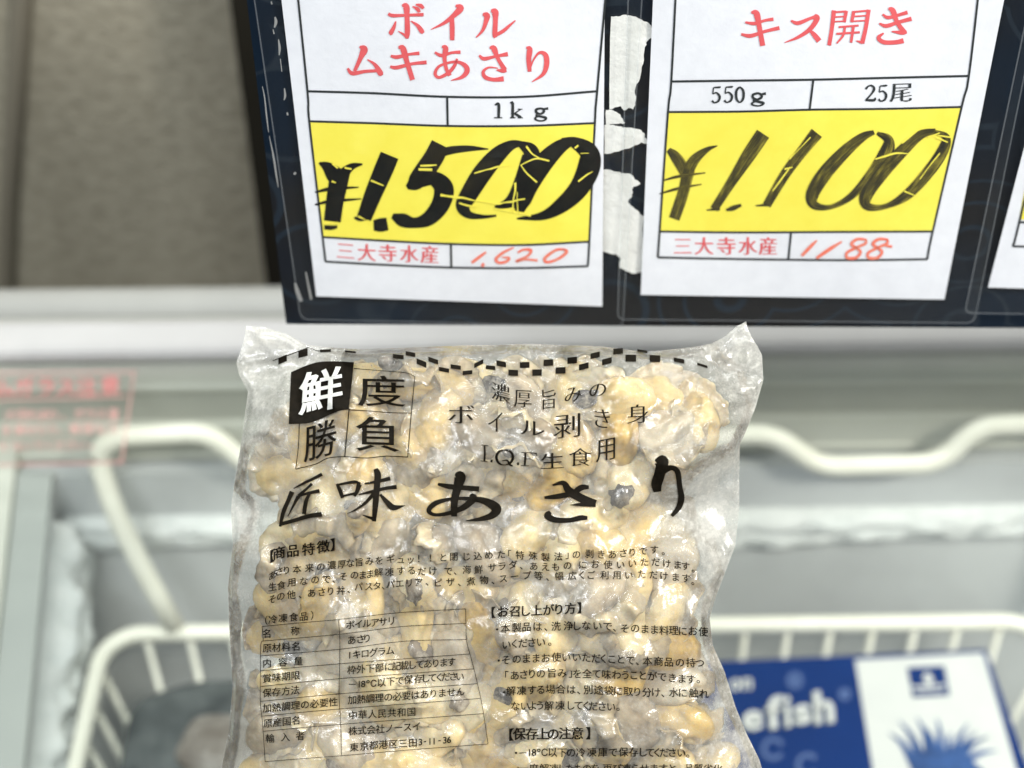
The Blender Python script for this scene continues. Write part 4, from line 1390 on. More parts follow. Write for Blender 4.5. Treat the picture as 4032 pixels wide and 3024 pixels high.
GS = 3
gx = np.arange(456, 1700, GS); gy = np.arange(676, 1924, GS)
OB = np.full((len(gy), len(gx)), -0.02)
clams = []
GRP = 'shelled clams frozen in the clear bag'
root_lookup = []
for (x, y, layer) in spots:
    e = edge_dist(x, y)
    dome = math.sqrt(min(1.0, max(0.05, e / 170)))
    mi = int(rng.integers(len(MODELS)))
    size = (0.0360 + rng.random() * 0.0160) * (1.0 if layer == 0 else 1.12) * (0.80 + 0.20 * dome)
    zc = (-0.0060 + 0.0165 * dome + rng.normal(0, 0.0022) * dome) if layer == 0 else (-0.0095 + 0.004 * dome + rng.normal(0, 0.0012))
    q1 = Matrix.Rotation(rng.random() * 6.28, 4, 'Z') @ Matrix.Rotation(rng.normal(0, 0.42), 4, 'X') @ Matrix.Rotation(rng.normal(0, 0.35), 4, 'Y')
    if rng.random() < 0.25:
        q1 = q1 @ Matrix.Rotation(math.pi, 4, 'X')
    loc = Matrix.Translation(((x - 1106) * K2, -(y - 829.5) * K2, zc))
    ok_fit = False
    for _t in range(14):
        Ml = Matrix.Translation(((x - 1106) * K2, -(y - 829.5) * K2, zc)) @ q1 @ Matrix.Scale(size, 4)
        A_ = np.array(Ml)
        pv = np.vstack([MODELS[mi][0][0], MODELS[mi][1][0]]) @ A_[:3, :3].T + A_[:3, 3]
        px = pv[:, 0] / K2 + 1106; py = -pv[:, 1] / K2 + 829.5
        vl = (fL(py) + 24 - px).max(); vr = (px - fR(py) + 24).max(); vt = (fT(px) + 20 - py).max()
        if max(vl, vr, vt) <= 0:
            break
        if vl > 0 or vr > 0:
            x += 0.6 * (max(vl, 0) - max(vr, 0))
        if vt > 0:
            y += 0.6 * vt
        size *= 0.975
    u = rng.random()
    kind = 'cream' if u < 0.58 else ('ochre' if u < 0.80 else 'grey')
    has_s = rng.random() < 0.40
    has_m = rng.random() < 0.85
    clams.append(dict(x=x, y=y, layer=layer, mi=mi, M=Ml, kind=kind, s=has_s, m=has_m, size=size))
    if True:
        A = np.array(Ml)
        parts = [DENSE[mi][0]] + ([DENSE[mi][1]] if has_m else []) + ([DENSE[mi][2]] if has_s else [])
        for pv in parts:
            pv = pv
            W_ = pv @ A[:3, :3].T + A[:3, 3]
            px = W_[:, 0] / K2 + 1106; py = -W_[:, 1] / K2 + 829.5
            ix = np.round((px - gx[0]) / GS).astype(int); iy = np.round((py - gy[0]) / GS).astype(int)
            ok = (ix >= 0) & (ix < len(gx)) & (iy >= 0) & (iy < len(gy))
            np.maximum.at(OB, (iy[ok], ix[ok]), W_[ok, 2])

# film draped over the clams: a stretched membrane resting on the highest spots
GX, GY = np.meshgrid(gx, gy)
inside = (GX > fL(GY)) & (GX < fR(GY)) & (GY > fT(GX)) & (GY < 1905)
def grow(G):
    G = np.maximum(G, np.maximum(np.roll(G, 1, 0), np.roll(G, -1, 0)))
    return np.maximum(G, np.maximum(np.roll(G, 1, 1), np.roll(G, -1, 1)))


OBs = grow(OB)
H = np.where(inside, np.maximum(OBs, 0.0) + 0.001, 0.0)
for it in range(700):
    A = 0.25 * (np.roll(H, 1, 0) + np.roll(H, -1, 0) + np.roll(H, 1, 1) + np.roll(H, -1, 1)) - 2.2e-6
    H = np.where(inside, np.maximum(A, np.maximum(OBs + 0.0003, 0.0)), 0.0)
GAP = np.clip(H - OB, 0, 0.02)


def vnoise(cell, seed):
    r_ = np.random.default_rng(seed)
    ny, nx_ = int((gy[-1] - gy[0]) / cell) + 3, int((gx[-1] - gx[0]) / cell) + 3
    g = r_.random((ny, nx_)) * 2 - 1
    fy = (GY - gy[0]) / cell; fx = (GX - gx[0]) / cell
    iy, ix = fy.astype(int), fx.astype(int)
    ty, tx = fy - iy, fx - ix
    ty = ty * ty * (3 - 2 * ty); tx = tx * tx * (3 - 2 * tx)
    return (g[iy, ix] * (1 - tx) + g[iy, ix + 1] * tx) * (1 - ty) + (g[iy + 1, ix] * (1 - tx) + g[iy + 1, ix + 1] * tx) * ty


free = np.clip((GAP - 0.0006) / 0.003, 0, 1)
W1 = vnoise(52, 1) * 0.0010 + vnoise(24, 2) * 0.0003
W2 = -np.abs(vnoise(64, 4)) * 0.0016 + -np.abs(vnoise(40, 5)) * 0.0008
H = H + inside * free * (W1 + W2 + 0.0012)
# sharp creases of the film (2212-pixel polylines, height in mm)
CREASE = [
    ([(1200, 815), (1222, 860), (1248, 910), (1262, 945)], 0.9), ([(1060, 830), (1120, 890), (1170, 930)], 0.5),
    ([(1190, 1422), (1240, 1395), (1300, 1375), (1352, 1360), (1400, 1368)], 0.9), ([(1190, 1425), (1230, 1450), (1300, 1480), (1360, 1530)], 0.9), ([(1390, 1340), (1402, 1375), (1425, 1420), (1470, 1440), (1510, 1390)], 0.8),
    ([(1230, 1480), (1262, 1560), (1290, 1620), (1330, 1690)], 0.9), ([(1375, 1510), (1400, 1535), (1460, 1545)], 0.8),
    ([(1400, 960), (1470, 905), (1520, 890)], 0.9), ([(1470, 905), (1500, 945), (1560, 985)], 1.0), ([(1500, 790), (1530, 870), (1560, 960), (1575, 990)], 1.0),
    ([(1548, 760), (1600, 740), (1640, 735)], 1.0), ([(1480, 765), (1560, 735), (1608, 705)], 0.8), ([(1575, 800), (1605, 830), (1645, 840)], 0.8),
    ([(511, 785), (600, 770), (690, 752)], 1.2), ([(545, 712), (575, 745), (600, 770)], 0.9), ([(600, 722), (640, 750), (660, 760)], 0.8), ([(540, 760), (560, 730), (600, 720)], 0.7),
    ([(520, 1010), (560, 990), (620, 960), (680, 905)], 0.8), ([(585, 1180), (590, 1120), (600, 1060)], 0.7), ([(520, 1500), (540, 1440), (560, 1390), (590, 1350)], 0.8), ([(510, 1600), (535, 1520), (545, 1470)], 0.7), ([(500, 1400), (530, 1340), (560, 1300)], 0.6),
    ([(1560, 1640), (1600, 1600), (1630, 1610)], 0.8), ([(1530, 1560), (1570, 1590), (1620, 1590)], 0.8), ([(1505, 1330), (1520, 1380), (1540, 1440)], 0.9), ([(1480, 1180), (1530, 1240), (1560, 1270)], 0.8),
    ([(1080, 1060), (1100, 1050), (1110, 1040)], 0.6), ([(820, 1210), (870, 1180), (930, 1190)], 0.5), ([(690, 1340), (720, 1330), (760, 1345)], 0.8), ([(980, 1400), (1000, 1430), (1005, 1470)], 0.6), ([(620, 1600), (690, 1620), (760, 1600)], 0.5),
    ([(1330, 870), (1380, 850), (1440, 870)], 0.5), ([(1270, 1160), (1310, 1210), (1340, 1260)], 0.5), ([(880, 980), (930, 1010), (980, 1000)], 0.4), ([(1030, 1500), (1080, 1540), (1100, 1600)], 0.6), ([(850, 1640), (900, 1610), (960, 1630)], 0.6),
]
for pts, mm in CREASE:
    q_ = catmull(pts, 5)
    D = np.full(GX.shape, 1e9); T = np.zeros(GX.shape)
    for i in range(len(q_)):
        d = np.hypot(GX - q_[i, 0], GY - q_[i, 1])
        T = np.where(d < D, i / (len(q_) - 1), T); D = np.minimum(D, d)
    H += inside * mm * 0.0013 * np.exp(-D / 5.5) * np.sin(np.pi * np.clip(T * 0.9 + 0.05, 0, 1)) ** 0.5
H = np.where(inside, np.maximum(H, OBs + 0.0004), 0.0)
# a stretched film cannot fold over steeply: bridge the notches between clams
MS = 0.75 * GS * K2
for _ in range(24):
    for ax_ in (0, 1):
        for d_ in (1, -1):
            H = np.where(inside, np.maximum(H, np.roll(H, d_, ax_) - MS), 0.0)
for _ in range(3):
    for _k in range(2):
        H = np.where(inside, 0.5 * H + 0.125 * (np.roll(H, 1, 0) + np.roll(H, -1, 0) + np.roll(H, 1, 1) + np.roll(H, -1, 1)), 0.0)
    H = np.maximum(np.maximum(H, np.where(inside, OB + 0.0004, 0)), 0.0)
# distance to the bag's outline, so that the film closes along its edge
def samp(G, x, y):
    fx = np.clip((np.asarray(x, float) - gx[0]) / GS, 0, len(gx) - 1.001); fy = np.clip((np.asarray(y, float) - gy[0]) / GS, 0, len(gy) - 1.001)
    ix, iy = fx.astype(int), fy.astype(int); tx, ty = fx - ix, fy - iy
    return (G[iy, ix] * (1 - tx) + G[iy, ix + 1] * tx) * (1 - ty) + (G[iy + 1, ix] * (1 - tx) + G[iy + 1, ix + 1] * tx) * ty


content = np.clip(np.minimum.reduce([GX - gL(GY), gR(GY) - GX, (GY - 768) * 1.0]), -120, 200)
FROST = 0.10 + 0.24 * np.clip(GAP / 0.007, 0, 1) + 0.24 * np.clip(-content / 50, 0, 1)
right_frost = np.clip((GX - 1330) / 250, 0, 1)
FROST += 0.05 * right_frost
for fx_, fy_, fr_, fa_ in ((600, 955, 70, .20), (690, 900, 60, .10), (1080, 1060, 80, .10), (1470, 1150, 60, .16), (1540, 1200, 60, .22), (1500, 1300, 60, .12), (1520, 950, 60, .14), (1600, 820, 46, .12), (545, 735, 40, .14), (1590, 1600, 70, .18), (535, 1170, 46, .18), (1250, 1290, 60, .10), (820, 1060, 90, .07), (1180, 1230, 80, .07), (1000, 870, 70, .08), (760, 1340, 70, .08), (1400, 1080, 80, .12)):
    FROST += fa_ * np.exp(-((GX - fx_) ** 2 + (GY - fy_) ** 2) / fr_ ** 2)

bag = empty('clam_bag')
bag.matrix_world = BM
bag.matrix_basis = BM
tag(bag, 'clear frosted plastic bag of frozen shelled clams with black Japanese print', 'bag')

NU, NV = 390, 390
xs, ys = [], []
for j in range(NV + 1):
    v = j / NV
    for i in range(NU + 1):
        u = i / NU
        xt = 531 + (1612 - 531) * u
        yt = fT(xt)
        yy = yt + (1905 - yt) * v
        # straight blend of the two side outlines, starting from the top edge
        xx = fL(max(yy, 704)) + (fR(max(yy, 694)) - fL(max(yy, 704))) * u
        k = min(1.0, v / 0.06)
        xx = xt * (1 - k) + xx * k
        xs.append(xx); ys.append(yy)
xs, ys = np.array(xs), np.array(ys)
hv = samp(H, xs, ys)
U = np.tile(np.arange(NU + 1) / NU, NV + 1); Vv = np.repeat(np.arange(NV + 1) / NV, NU + 1)
ef = np.clip(np.minimum.reduce([U, 1 - U, Vv, 1 - Vv]) / 0.012, 0, 1)
hv = hv * ef + 0.0002
verts = np.stack([(xs - 1106) * K2, -(ys - 829.5) * K2, hv], 1)
faces = [(j * (NU + 1) + i, (j + 1) * (NU + 1) + i, (j + 1) * (NU + 1) + i + 1, j * (NU + 1) + i + 1) for j in range(NV) for i in range(NU)]


def child(name, V, F, mat, parent, smooth=True, attrs=None):
    o = mesh_obj(name, V, F, mat, None, smooth, None, attrs)
    o.parent = parent
    return o


child('front_film', verts, faces, M['film'], bag, True, {'frost': samp(FROST, xs, ys)})
nu = 120
sub = [(j * (NU + 1) + i) for j in range(0, NV + 1, 3) for i in range(0, NU + 1, 3)]
bxs, bys = xs[sub], ys[sub]
w_ = NU // 3 + 1
cont = samp(content, bxs, bys)
bz = -0.0008 - 0.0235 * np.sqrt(np.clip((cont + 60) / 200, 0, 1)) * ef[sub] - 0.0015 * ef[sub] * np.sin(bxs * 0.05) * np.sin(bys * 0.043)
bv = np.stack([(bxs - 1106) * K2, -(bys - 829.5) * K2, bz], 1)
bf = [(j * w_ + i, j * w_ + i + 1, (j + 1) * w_ + i + 1, (j + 1) * w_ + i) for j in range(w_ - 1) for i in range(w_ - 1)]
child('back_film', bv, bf, M['film'], bag, True, {'frost': np.full(len(bv), 0.16)})


def bagS(x, y, off):
    """Point of the film under a photograph pixel."""
    x2, y2 = x * S2, y * S2
    X, Y = x2, y2
    for _ in range(3):
        h = float(samp(H, X, Y)) + off
        k = (BD - h) / BD
        X, Y = 1106 + (x2 - 1106) * k, 829.5 + (y2 - 829.5) * k
    return np.array([(X - 1106) * K2, -(Y - 829.5) * K2, float(samp(H, X, Y)) + off])


# ---- printing on the bag
CE = crop(850, 1800, 2.4578)
CG = crop(1700, 1700, 1.8433)
CH = crop(900, 1250, 2.765)
CI = crop(1650, 1250, 2.765)
CJ = crop(2350, 1250, 2.7657)
CL = crop(850, 2350, 2.0109)
CM = crop(1850, 2300, 1.8433)
OFF = 0.0008


def bagprint(name, mat, fill):
    pr = Print(bagS, OFF)
    LAND.block = {'tagline_print': ' in the tagline', 'stamp_print': ' in the square stamp', 'checker_print': '', 'description_print': ' in the product description', 'table_print': ' in the ruled table', 'instruction_print': ' in the serving instructions'}.get(name, ' in the title')
    fill(pr)
    o = pr.build(name, mat, None)
    o.parent = bag
    return o


def f_title(pr):
    for st_ in ([(752, 304, 6), (850, 252, 22), (950, 205, 28), (1028, 164, 30)], [(738, 334, 44), (700, 420, 36), (650, 540, 36), (622, 672, 24)], [(622, 650, 34), (760, 612, 34), (900, 570, 38), (1026, 552, 42)],
                [(930, 258, 28), (880, 304, 24), (800, 378, 34)], [(800, 378, 36), (770, 430, 26), (696, 574, 8)], [(800, 378, 14), (890, 350, 26), (1002, 326, 34)], [(908, 350, 22), (872, 430, 36), (852, 552, 36)],
                [(1170, 258, 22), (1200, 320, 36), (1226, 396, 30)], [(1180, 268, 20), (1260, 252, 24), (1345, 240, 28), (1400, 258, 20)], [(1388, 262, 46), (1366, 330, 36), (1340, 378, 22)], [(1222, 378, 22), (1290, 362, 20), (1352, 350, 24)],
                [(1440, 258, 14), (1560, 236, 28), (1688, 206, 36)], [(1380, 362, 10), (1500, 336, 28), (1640, 302, 30), (1750, 288, 38)], [(1545, 112, 40), (1566, 170, 60), (1560, 260, 56), (1545, 450, 52), (1530, 622, 36)], [(1540, 600, 36), (1480, 582, 22), (1418, 558, 5)],
                [(1535, 345, 36), (1450, 440, 28), (1350, 510, 16), (1266, 548, 3)], [(1590, 360, 22), (1660, 440, 46), (1720, 488, 52), (1832, 468, 4)]):
        pr.stroke(CE, st_, 5, 1.1)
    for st_ in ([(44, 380, 18), (120, 396, 34), (220, 405, 32), (344, 416, 36)], [(170, 308, 20), (205, 325, 76), (188, 400, 58), (165, 500, 50), (162, 615, 40)],
                [(280, 455, 26), (310, 480, 40), (275, 515, 44), (220, 555, 38), (120, 592, 28), (20, 602, 22), (-22, 570, 32), (30, 518, 34), (140, 488, 22), (260, 485, 26), (380, 502, 46), (468, 555, 66), (440, 605, 48), (360, 632, 30), (246, 647, 5)],
                [(818, 478, 18), (920, 468, 36), (1020, 446, 36), (1085, 406, 40), (1140, 402, 24)], [(876, 388, 10), (955, 372, 34), (1000, 432, 54), (1100, 490, 58), (1190, 522, 50)], [(1190, 535, 22), (1090, 528, 24), (1002, 532, 4)], [(862, 582, 26), (838, 608, 44), (890, 638, 40), (1000, 642, 32), (1080, 625, 36), (1130, 626, 26)],
                [(1620, 206, 10), (1665, 214, 92), (1668, 250, 80), (1650, 320, 74), (1632, 380, 72), (1638, 436, 50)], [(1660, 320, 20), (1700, 275, 40), (1748, 262, 34), (1785, 295, 38), (1800, 400, 36), (1812, 480, 42), (1792, 550, 38), (1742, 612, 20)]):
        pr.stroke(CG, st_, 5, 1.08)
    for ch, c_, x, y in (('匠', CE, 830, 430), ('味', CE, 1520, 370), ('あ', CG, 220, 480), ('さ', CG, 1000, 500), ('り', CG, 1720, 400)):
        LAND.append((ch, *c_(x, y)))


class _Sorter:
    """Sorts the strokes of the title into one part per character."""

    def __init__(s):
        s.items = []

    def stroke(s, C, pts, step, wk):
        s.items.append((C, pts, step, wk))


LAND.block = " in the title"
_so = _Sorter(); f_title(_so)
_by = {}
for C_, pts_, st__, wk_ in _so.items:
    x_ = np.mean([C_(p[0], p[1])[0] for p in pts_])
    k_ = int(np.argmin([abs(x_ - c) for c in (1190, 1465, 1820, 2240, 2630)]))
    _by.setdefault(k_, []).append((C_, pts_, st__, wk_))
for k_ in sorted(_by):
    bagprint('title_character', M['bag_ink'], lambda pr: [pr.stroke(*a) for a in _by[k_]])


def f_tagline(pr):
    B = dict(bx=0.006, by=-0.012)
    for ch, x, y, w, h, s in (('濃', 890, 818, 205, 190, .28), ('厚', 1130, 885, 195, 185, .06), ('旨', 1415, 888, 150, 215, -.12), ('み', 1680, 838, 190, 155, -.22), ('の', 1945, 792, 185, 135, -.2),
                              ('ボ', 460, 1055, 285, 195, 0), ('イ', 830, 1142, 160, 205, -.1), ('ル', 1235, 1205, 265, 155, .12), ('剥', 1610, 1182, 290, 255, -.1), ('き', 1995, 1100, 170, 200, .12),
                              ('生', 1450, 1560, 250, 170, -.05), ('食', 1755, 1520, 250, 195, -.02), ('用', 2030, 1442, 210, 235, -.2)):
        pr.fit(CI, ch, x, y, w, h, s, **B)
        LAND.append((ch, *CI(x, y)))
    pr.fit(CJ, '身', 445, 1050, 240, 205, -.05, 0.008, -0.012)
    LAND.append(('身', *CJ(445, 1050)))
    for st_ in ([(712, 1390, 20), (715, 1475, 22), (712, 1565, 22)], [(680, 1388, 8), (756, 1398, 8)], [(668, 1560, 8), (745, 1572, 8)], [(778, 1560, 30), (800, 1564, 30)], [(1066, 1592, 30), (1090, 1594, 30)],
                [(930, 1440, 10), (870, 1462, 24), (842, 1520, 30), (868, 1585, 24), (930, 1606, 10), (996, 1580, 24), (1022, 1520, 30), (996, 1462, 24), (930, 1440, 10)], [(905, 1560, 8), (960, 1556, 18), (985, 1600, 22), (1020, 1618, 14)],
                [(1158, 1470, 22), (1155, 1540, 22), (1150, 1608, 22)], [(1112, 1470, 8), (1200, 1472, 8), (1282, 1480, 12)], [(1275, 1478, 10), (1285, 1512, 5)], [(1158, 1538, 7), (1228, 1540, 8)], [(1232, 1518, 5), (1238, 1562, 5)], [(1110, 1612, 8), (1196, 1616, 8)]):
        pr.stroke(CI, st_, 3)
    LAND.append(('Q', *CI(930, 1525)))


bagprint('tagline_print', M['bag_ink'], f_tagline)


def f_stamp(pr):
    pr.band(CH, [(680, 596), (850, 522), (1000, 482), (1200, 478), (1365, 488)], [(655, 1160), (850, 1152), (950, 1125), (1090, 1064), (1210, 1015), (1308, 1000)], 80, 50)
    for st_ in ([(1365, 555, 9), (1600, 575, 7), (1920, 600, 7), (2025, 640, 7)], [(2028, 638, 8), (1990, 1040, 10), (1950, 1520, 10)], [(1310, 1005, 10), (1500, 1015, 8), (1750, 1035, 8), (1990, 1042, 8)], [(1312, 990, 12), (1265, 1515, 12)],
                [(730, 1652, 10), (950, 1595, 9), (1080, 1532, 9), (1265, 1516, 10), (1500, 1530, 10), (1720, 1510, 10), (1952, 1520, 10)], [(770, 1150, 10), (760, 1400, 8), (730, 1652, 8)]):
        pr.stroke(CH, st_, 6)
    pr.fit(CH, '度', 1668, 800, 515, 335, 0.02, 0.012, 0.0)
    pr.fit(CH, '負', 1620, 1270, 475, 375, 0.03, 0.016, 0.004)
    pr.fit(CH, '勝', 1000, 1335, 355, 400, -0.28, 0.008, 0.0, 0.02)
    for ch, x, y in (('度', 1668, 800), ('負', 1620, 1270), ('勝', 1000, 1335), ('鮮', 1005, 800)):
        LAND.append((ch, *CH(x, y)))


bagprint('stamp_print', M['bag_ink'], f_stamp)


def f_knock(pr):
    pr.off += 0.0010
    pr.fit(CH, '鮮', 1005, 795, 480, 460, -0.20, 0.022, 0.018, 0.03)


bagprint('stamp_character', M['knock'], f_knock)


def f_checks(pr):
    CK = [(CH, 588, 458, 92, 72, -.42), (CH, 810, 390, 100, 80, -.25), (CH, 1055, 362, 120, 30, -.05), (CH, 1325, 374, 120, 20, .1), (CH, 1848, 427, 115, 45, .1), (CH, 1980, 398, 105, 45, .2), (CH, 2100, 495, 105, 60, .4),
          (CI, 28, 500, 105, 55, .45), (CI, 155, 470, 105, 50, .35), (CI, 272, 570, 110, 45, .2), (CI, 400, 540, 110, 45, .15), (CI, 528, 600, 105, 45, -.1), (CI, 650, 502, 100, 50, -.5), (CI, 778, 546, 105, 45, .1), (CI, 895, 505, 105, 60, .2), (CI, 1025, 602, 105, 65, .05), (CI, 1150, 517, 105, 65, -.02), (CI, 1285, 600, 105, 70, -.02), (CI, 1408, 492, 105, 70, -.05), (CI, 1540, 577, 110, 70, -.05), (CI, 1667, 467, 105, 70, -.1), (CI, 1793, 533, 105, 65, -.25), (CI, 1917, 412, 100, 60, -.25), (CI, 2045, 477, 105, 65, -.25), (CI, 2168, 367, 105, 62, -.1),
          (CJ, 370, 443, 115, 75, .02), (CJ, 495, 367, 110, 28, .15), (CJ, 633, 448, 115, 75, .05), (CJ, 895, 468, 115, 45, .2), (CJ, 1150, 522, 110, 26, .3)]
    for c_, x, y, w, h, s in CK:
        pr.grid(c_, [(x - w / 2, y - h / 2 - s * w / 2), (x + w / 2, y - h / 2 + s * w / 2), (x + w / 2, y + h / 2 + s * w / 2), (x - w / 2, y + h / 2 - s * w / 2)], 5, 4)
    pr.stroke(CH, [(480, 470, 8), (640, 415, 8), (760, 368, 8), (870, 326, 8)], 6)
    pr.stroke(CH, [(900, 338, 5), (960, 362, 9), (1000, 365, 8)], 6)
    for k in range(0, len(CK), 2):
        c_, x, y = CK[k][:3]
        LAND.append(('check square %d of the border' % (k + 1), *c_(x, y)))


bagprint('checker_print', M['bag_ink'], f_checks)


def E2(i, x, y): return (i, x, y)
def G2(i, x, y):
    fx_, fy_ = CG(x, y)
    return (i, (fx_ - 850) * 2.4578, (fy_ - 1800) * 2.4578)


def f_text(pr):
    pr.line(CE, '【商品特徴】', [(0, 548, 955), (1, 612, 925), (2, 745, 905), (3, 895, 890), (4, 1040, 865), (5, 1128, 848)], 128, 0.024, 0.014)
    em = 88
    pr.line(CE, 'あさり本来の濃厚な旨みをギュッ！！と閉じ込めた「特殊製法」の剥きあさりです。',
            [E2(0, 550, 1140), E2(1, 612, 1105), E2(2, 682, 1095), E2(3, 785, 1085), E2(4, 905, 1070), E2(5, 1015, 1060), E2(6, 1120, 1045), E2(7, 1220, 1035), E2(8, 1300, 1025), E2(9, 1385, 1015), E2(10, 1485, 1005), E2(11, 1580, 1000), E2(12, 1690, 985), E2(13, 1790, 990), E2(14, 1885, 990), E2(15, 1985, 980), E2(16, 2100, 975), E2(17, 2200, 970),
             G2(18, 160, 905), G2(19, 250, 905), G2(20, 335, 900), G2(21, 415, 895), G2(22, 505, 890), G2(23, 566, 880), G2(24, 640, 895), G2(25, 735, 900), G2(26, 825, 910), G2(27, 918, 905), G2(28, 982, 902), G2(29, 1050, 890), G2(30, 1145, 885), G2(31, 1230, 890), G2(32, 1310, 890), G2(33, 1390, 880), G2(34, 1455, 875), G2(35, 1535, 865), G2(36, 1615, 855), G2(37, 1680, 885)], em, 0.011, 0.011)
    pr.line(CE, '生食用なので、そのまま解凍するだけで、海鮮サラダ、あえもの にお使いいただけます。',
            [E2(0, 548, 1255), E2(1, 632, 1240), E2(2, 735, 1210), E2(3, 850, 1200), E2(4, 960, 1185), E2(5, 1070, 1180), E2(6, 1140, 1205), E2(7, 1235, 1155), E2(8, 1340, 1140), E2(9, 1420, 1140), E2(10, 1490, 1130), E2(11, 1575, 1115), E2(12, 1680, 1110), E2(13, 1790, 1100), E2(14, 1895, 1095), E2(15, 1995, 1105), E2(16, 2100, 1100),
             G2(17, 120, 1010), G2(18, 170, 1030), G2(19, 255, 1000), G2(20, 340, 1000), G2(21, 440, 985), G2(22, 510, 975), G2(23, 590, 965), G2(24, 650, 990), G2(25, 740, 975), G2(26, 825, 980), G2(27, 900, 980), G2(28, 985, 970), G2(29, 1040, 968), G2(30, 1095, 965), G2(31, 1185, 960), G2(32, 1280, 965), G2(33, 1370, 965), G2(34, 1455, 955), G2(35, 1545, 945), G2(36, 1625, 945), G2(37, 1705, 955), G2(38, 1785, 965), G2(39, 1842, 975), G2(40, 1897, 1012)], em, 0.011, 0.011)
    pr.line(CE, 'その他、あさり丼、パスタ、パエリア、ピザ、煮物、スープ等、幅広くご利用いただけます。',
            [E2(0, 545, 1375), E2(1, 628, 1345), E2(2, 730, 1330), E2(3, 815, 1355), E2(4, 925, 1315), E2(5, 1025, 1305), E2(6, 1110, 1295), E2(7, 1210, 1290), E2(8, 1285, 1305), E2(9, 1380, 1255), E2(10, 1480, 1250), E2(11, 1560, 1245), E2(12, 1620, 1270), E2(13, 1690, 1230), E2(14, 1780, 1222), E2(15, 1870, 1215), E2(16, 1960, 1210), E2(17, 2045, 1232),
             G2(18, 45, 1095), G2(19, 135, 1090), G2(20, 200, 1112), G2(21, 285, 1085), G2(22, 380, 1075), G2(23, 445, 1098), G2(24, 520, 1065), G2(25, 600, 1050), G2(26, 690, 1042), G2(27, 775, 1045), G2(28, 840, 1072), G2(29, 925, 1045), G2(30, 1020, 1045), G2(31, 1090, 1040), G2(32, 1155, 1040), G2(33, 1255, 1040), G2(34, 1345, 1040), G2(35, 1430, 1040), G2(36, 1525, 1032), G2(37, 1610, 1037), G2(38, 1685, 1045), G2(39, 1770, 1055), G2(40, 1845, 1062), G2(41, 1895, 1102)], em, 0.011, 0.011)


bagprint('description_print', M['bag_ink_thin'], f_text)


def f_table(pr):
    for L in ([(365, 235), (640, 208), (968, 180), (1400, 130), (1700, 110), (1978, 95)], [(365, 235), (374, 330), (372, 350), (355, 380), (352, 590), (352, 830), (365, 960), (375, 1080), (390, 1305)], [(1978, 95), (1985, 340), (2020, 480), (2060, 640), (2110, 870), (2155, 1165)],
              [(390, 1305), (700, 1280), (995, 1258), (1500, 1215), (2155, 1165)], [(968, 180), (980, 300), (980, 530), (975, 770), (988, 1010), (995, 1258)], [(372, 350), (980, 296), (1480, 235), (1978, 210)], [(355, 467), (980, 415), (1490, 352), (1985, 338)], [(352, 585), (980, 530), (2010, 452)], [(352, 710), (978, 648), (2045, 570)], [(352, 828), (978, 768), (2068, 688)], [(360, 945), (980, 888), (2090, 805)], [(370, 1065), (988, 1010), (2118, 925)]):
        pr.stroke(CL, [(x, y, 4.6) for x, y in L], 6)
    e = 74
    for t, p in (('（冷凍食品）', [(0, 400, 186), (1, 450, 178), (2, 530, 168), (3, 615, 160), (4, 695, 155), (5, 762, 146)]), ('名', [(0, 405, 290)]), ('称', [(0, 628, 270)]), ('原材料名', [(0, 405, 405), (1, 480, 400), (2, 555, 395), (3, 635, 392)]),
                 ('内', [(0, 405, 525)]), ('容', [(0, 530, 517)]), ('量', [(0, 652, 508)]), ('賞味期限', [(0, 405, 645), (3, 630, 622)]), ('保存方法', [(0, 405, 760), (3, 628, 738)]), ('加熱調理の必要性', [(0, 405, 880), (7, 930, 832)]), ('原産国名', [(0, 412, 1000), (3, 635, 978)]), ('輸', [(0, 428, 1120)]), ('入', [(0, 550, 1110)]), ('者', [(0, 668, 1100)]),
                 ('ボイルアサリ', [(0, 1065, 222), (5, 1390, 190)]), ('あさり', [(0, 1075, 342), (1, 1145, 334), (2, 1196, 328)]), ('1キログラム', [(0, 1060, 463), (1, 1115, 455), (5, 1380, 425)]), ('枠外下部に記載してあります', [(0, 1075, 578), (4, 1368, 553), (12, 1865, 515)]),
                 ('－18℃以下で保存してください', [(0, 1080, 692), (1, 1135, 692), (2, 1166, 690), (3, 1225, 685), (4, 1310, 678), (5, 1385, 668), (6, 1455, 662), (7, 1525, 655), (8, 1605, 648), (9, 1660, 645), (10, 1715, 640), (11, 1770, 637), (12, 1820, 633), (13, 1880, 630), (14, 1932, 630)]),
                 ('加熱調理の必要はありません', [(0, 1080, 815), (12, 1935, 750)]), ('中華人民共和国', [(0, 1085, 937), (6, 1548, 910)]), ('株式会社ノースイ', [(0, 1085, 1062), (7, 1590, 1025)]),
                 ('東京都港区三田3-11-36', [(0, 1095, 1190), (1, 1175, 1182), (2, 1250, 1175), (3, 1325, 1170), (4, 1405, 1165), (5, 1480, 1160), (6, 1560, 1155), (7, 1620, 1150), (8, 1655, 1147), (9, 1695, 1145), (10, 1728, 1143), (11, 1770, 1140), (12, 1812, 1135), (13, 1846, 1132)])):
        pr.line(CL, t, p, e, 0.011, 0.011)
        if len(t) == 1:
            LAND.append((t, *CL(p[0][1], p[0][2])))


bagprint('table_print', M['bag_ink_thin'], f_table)


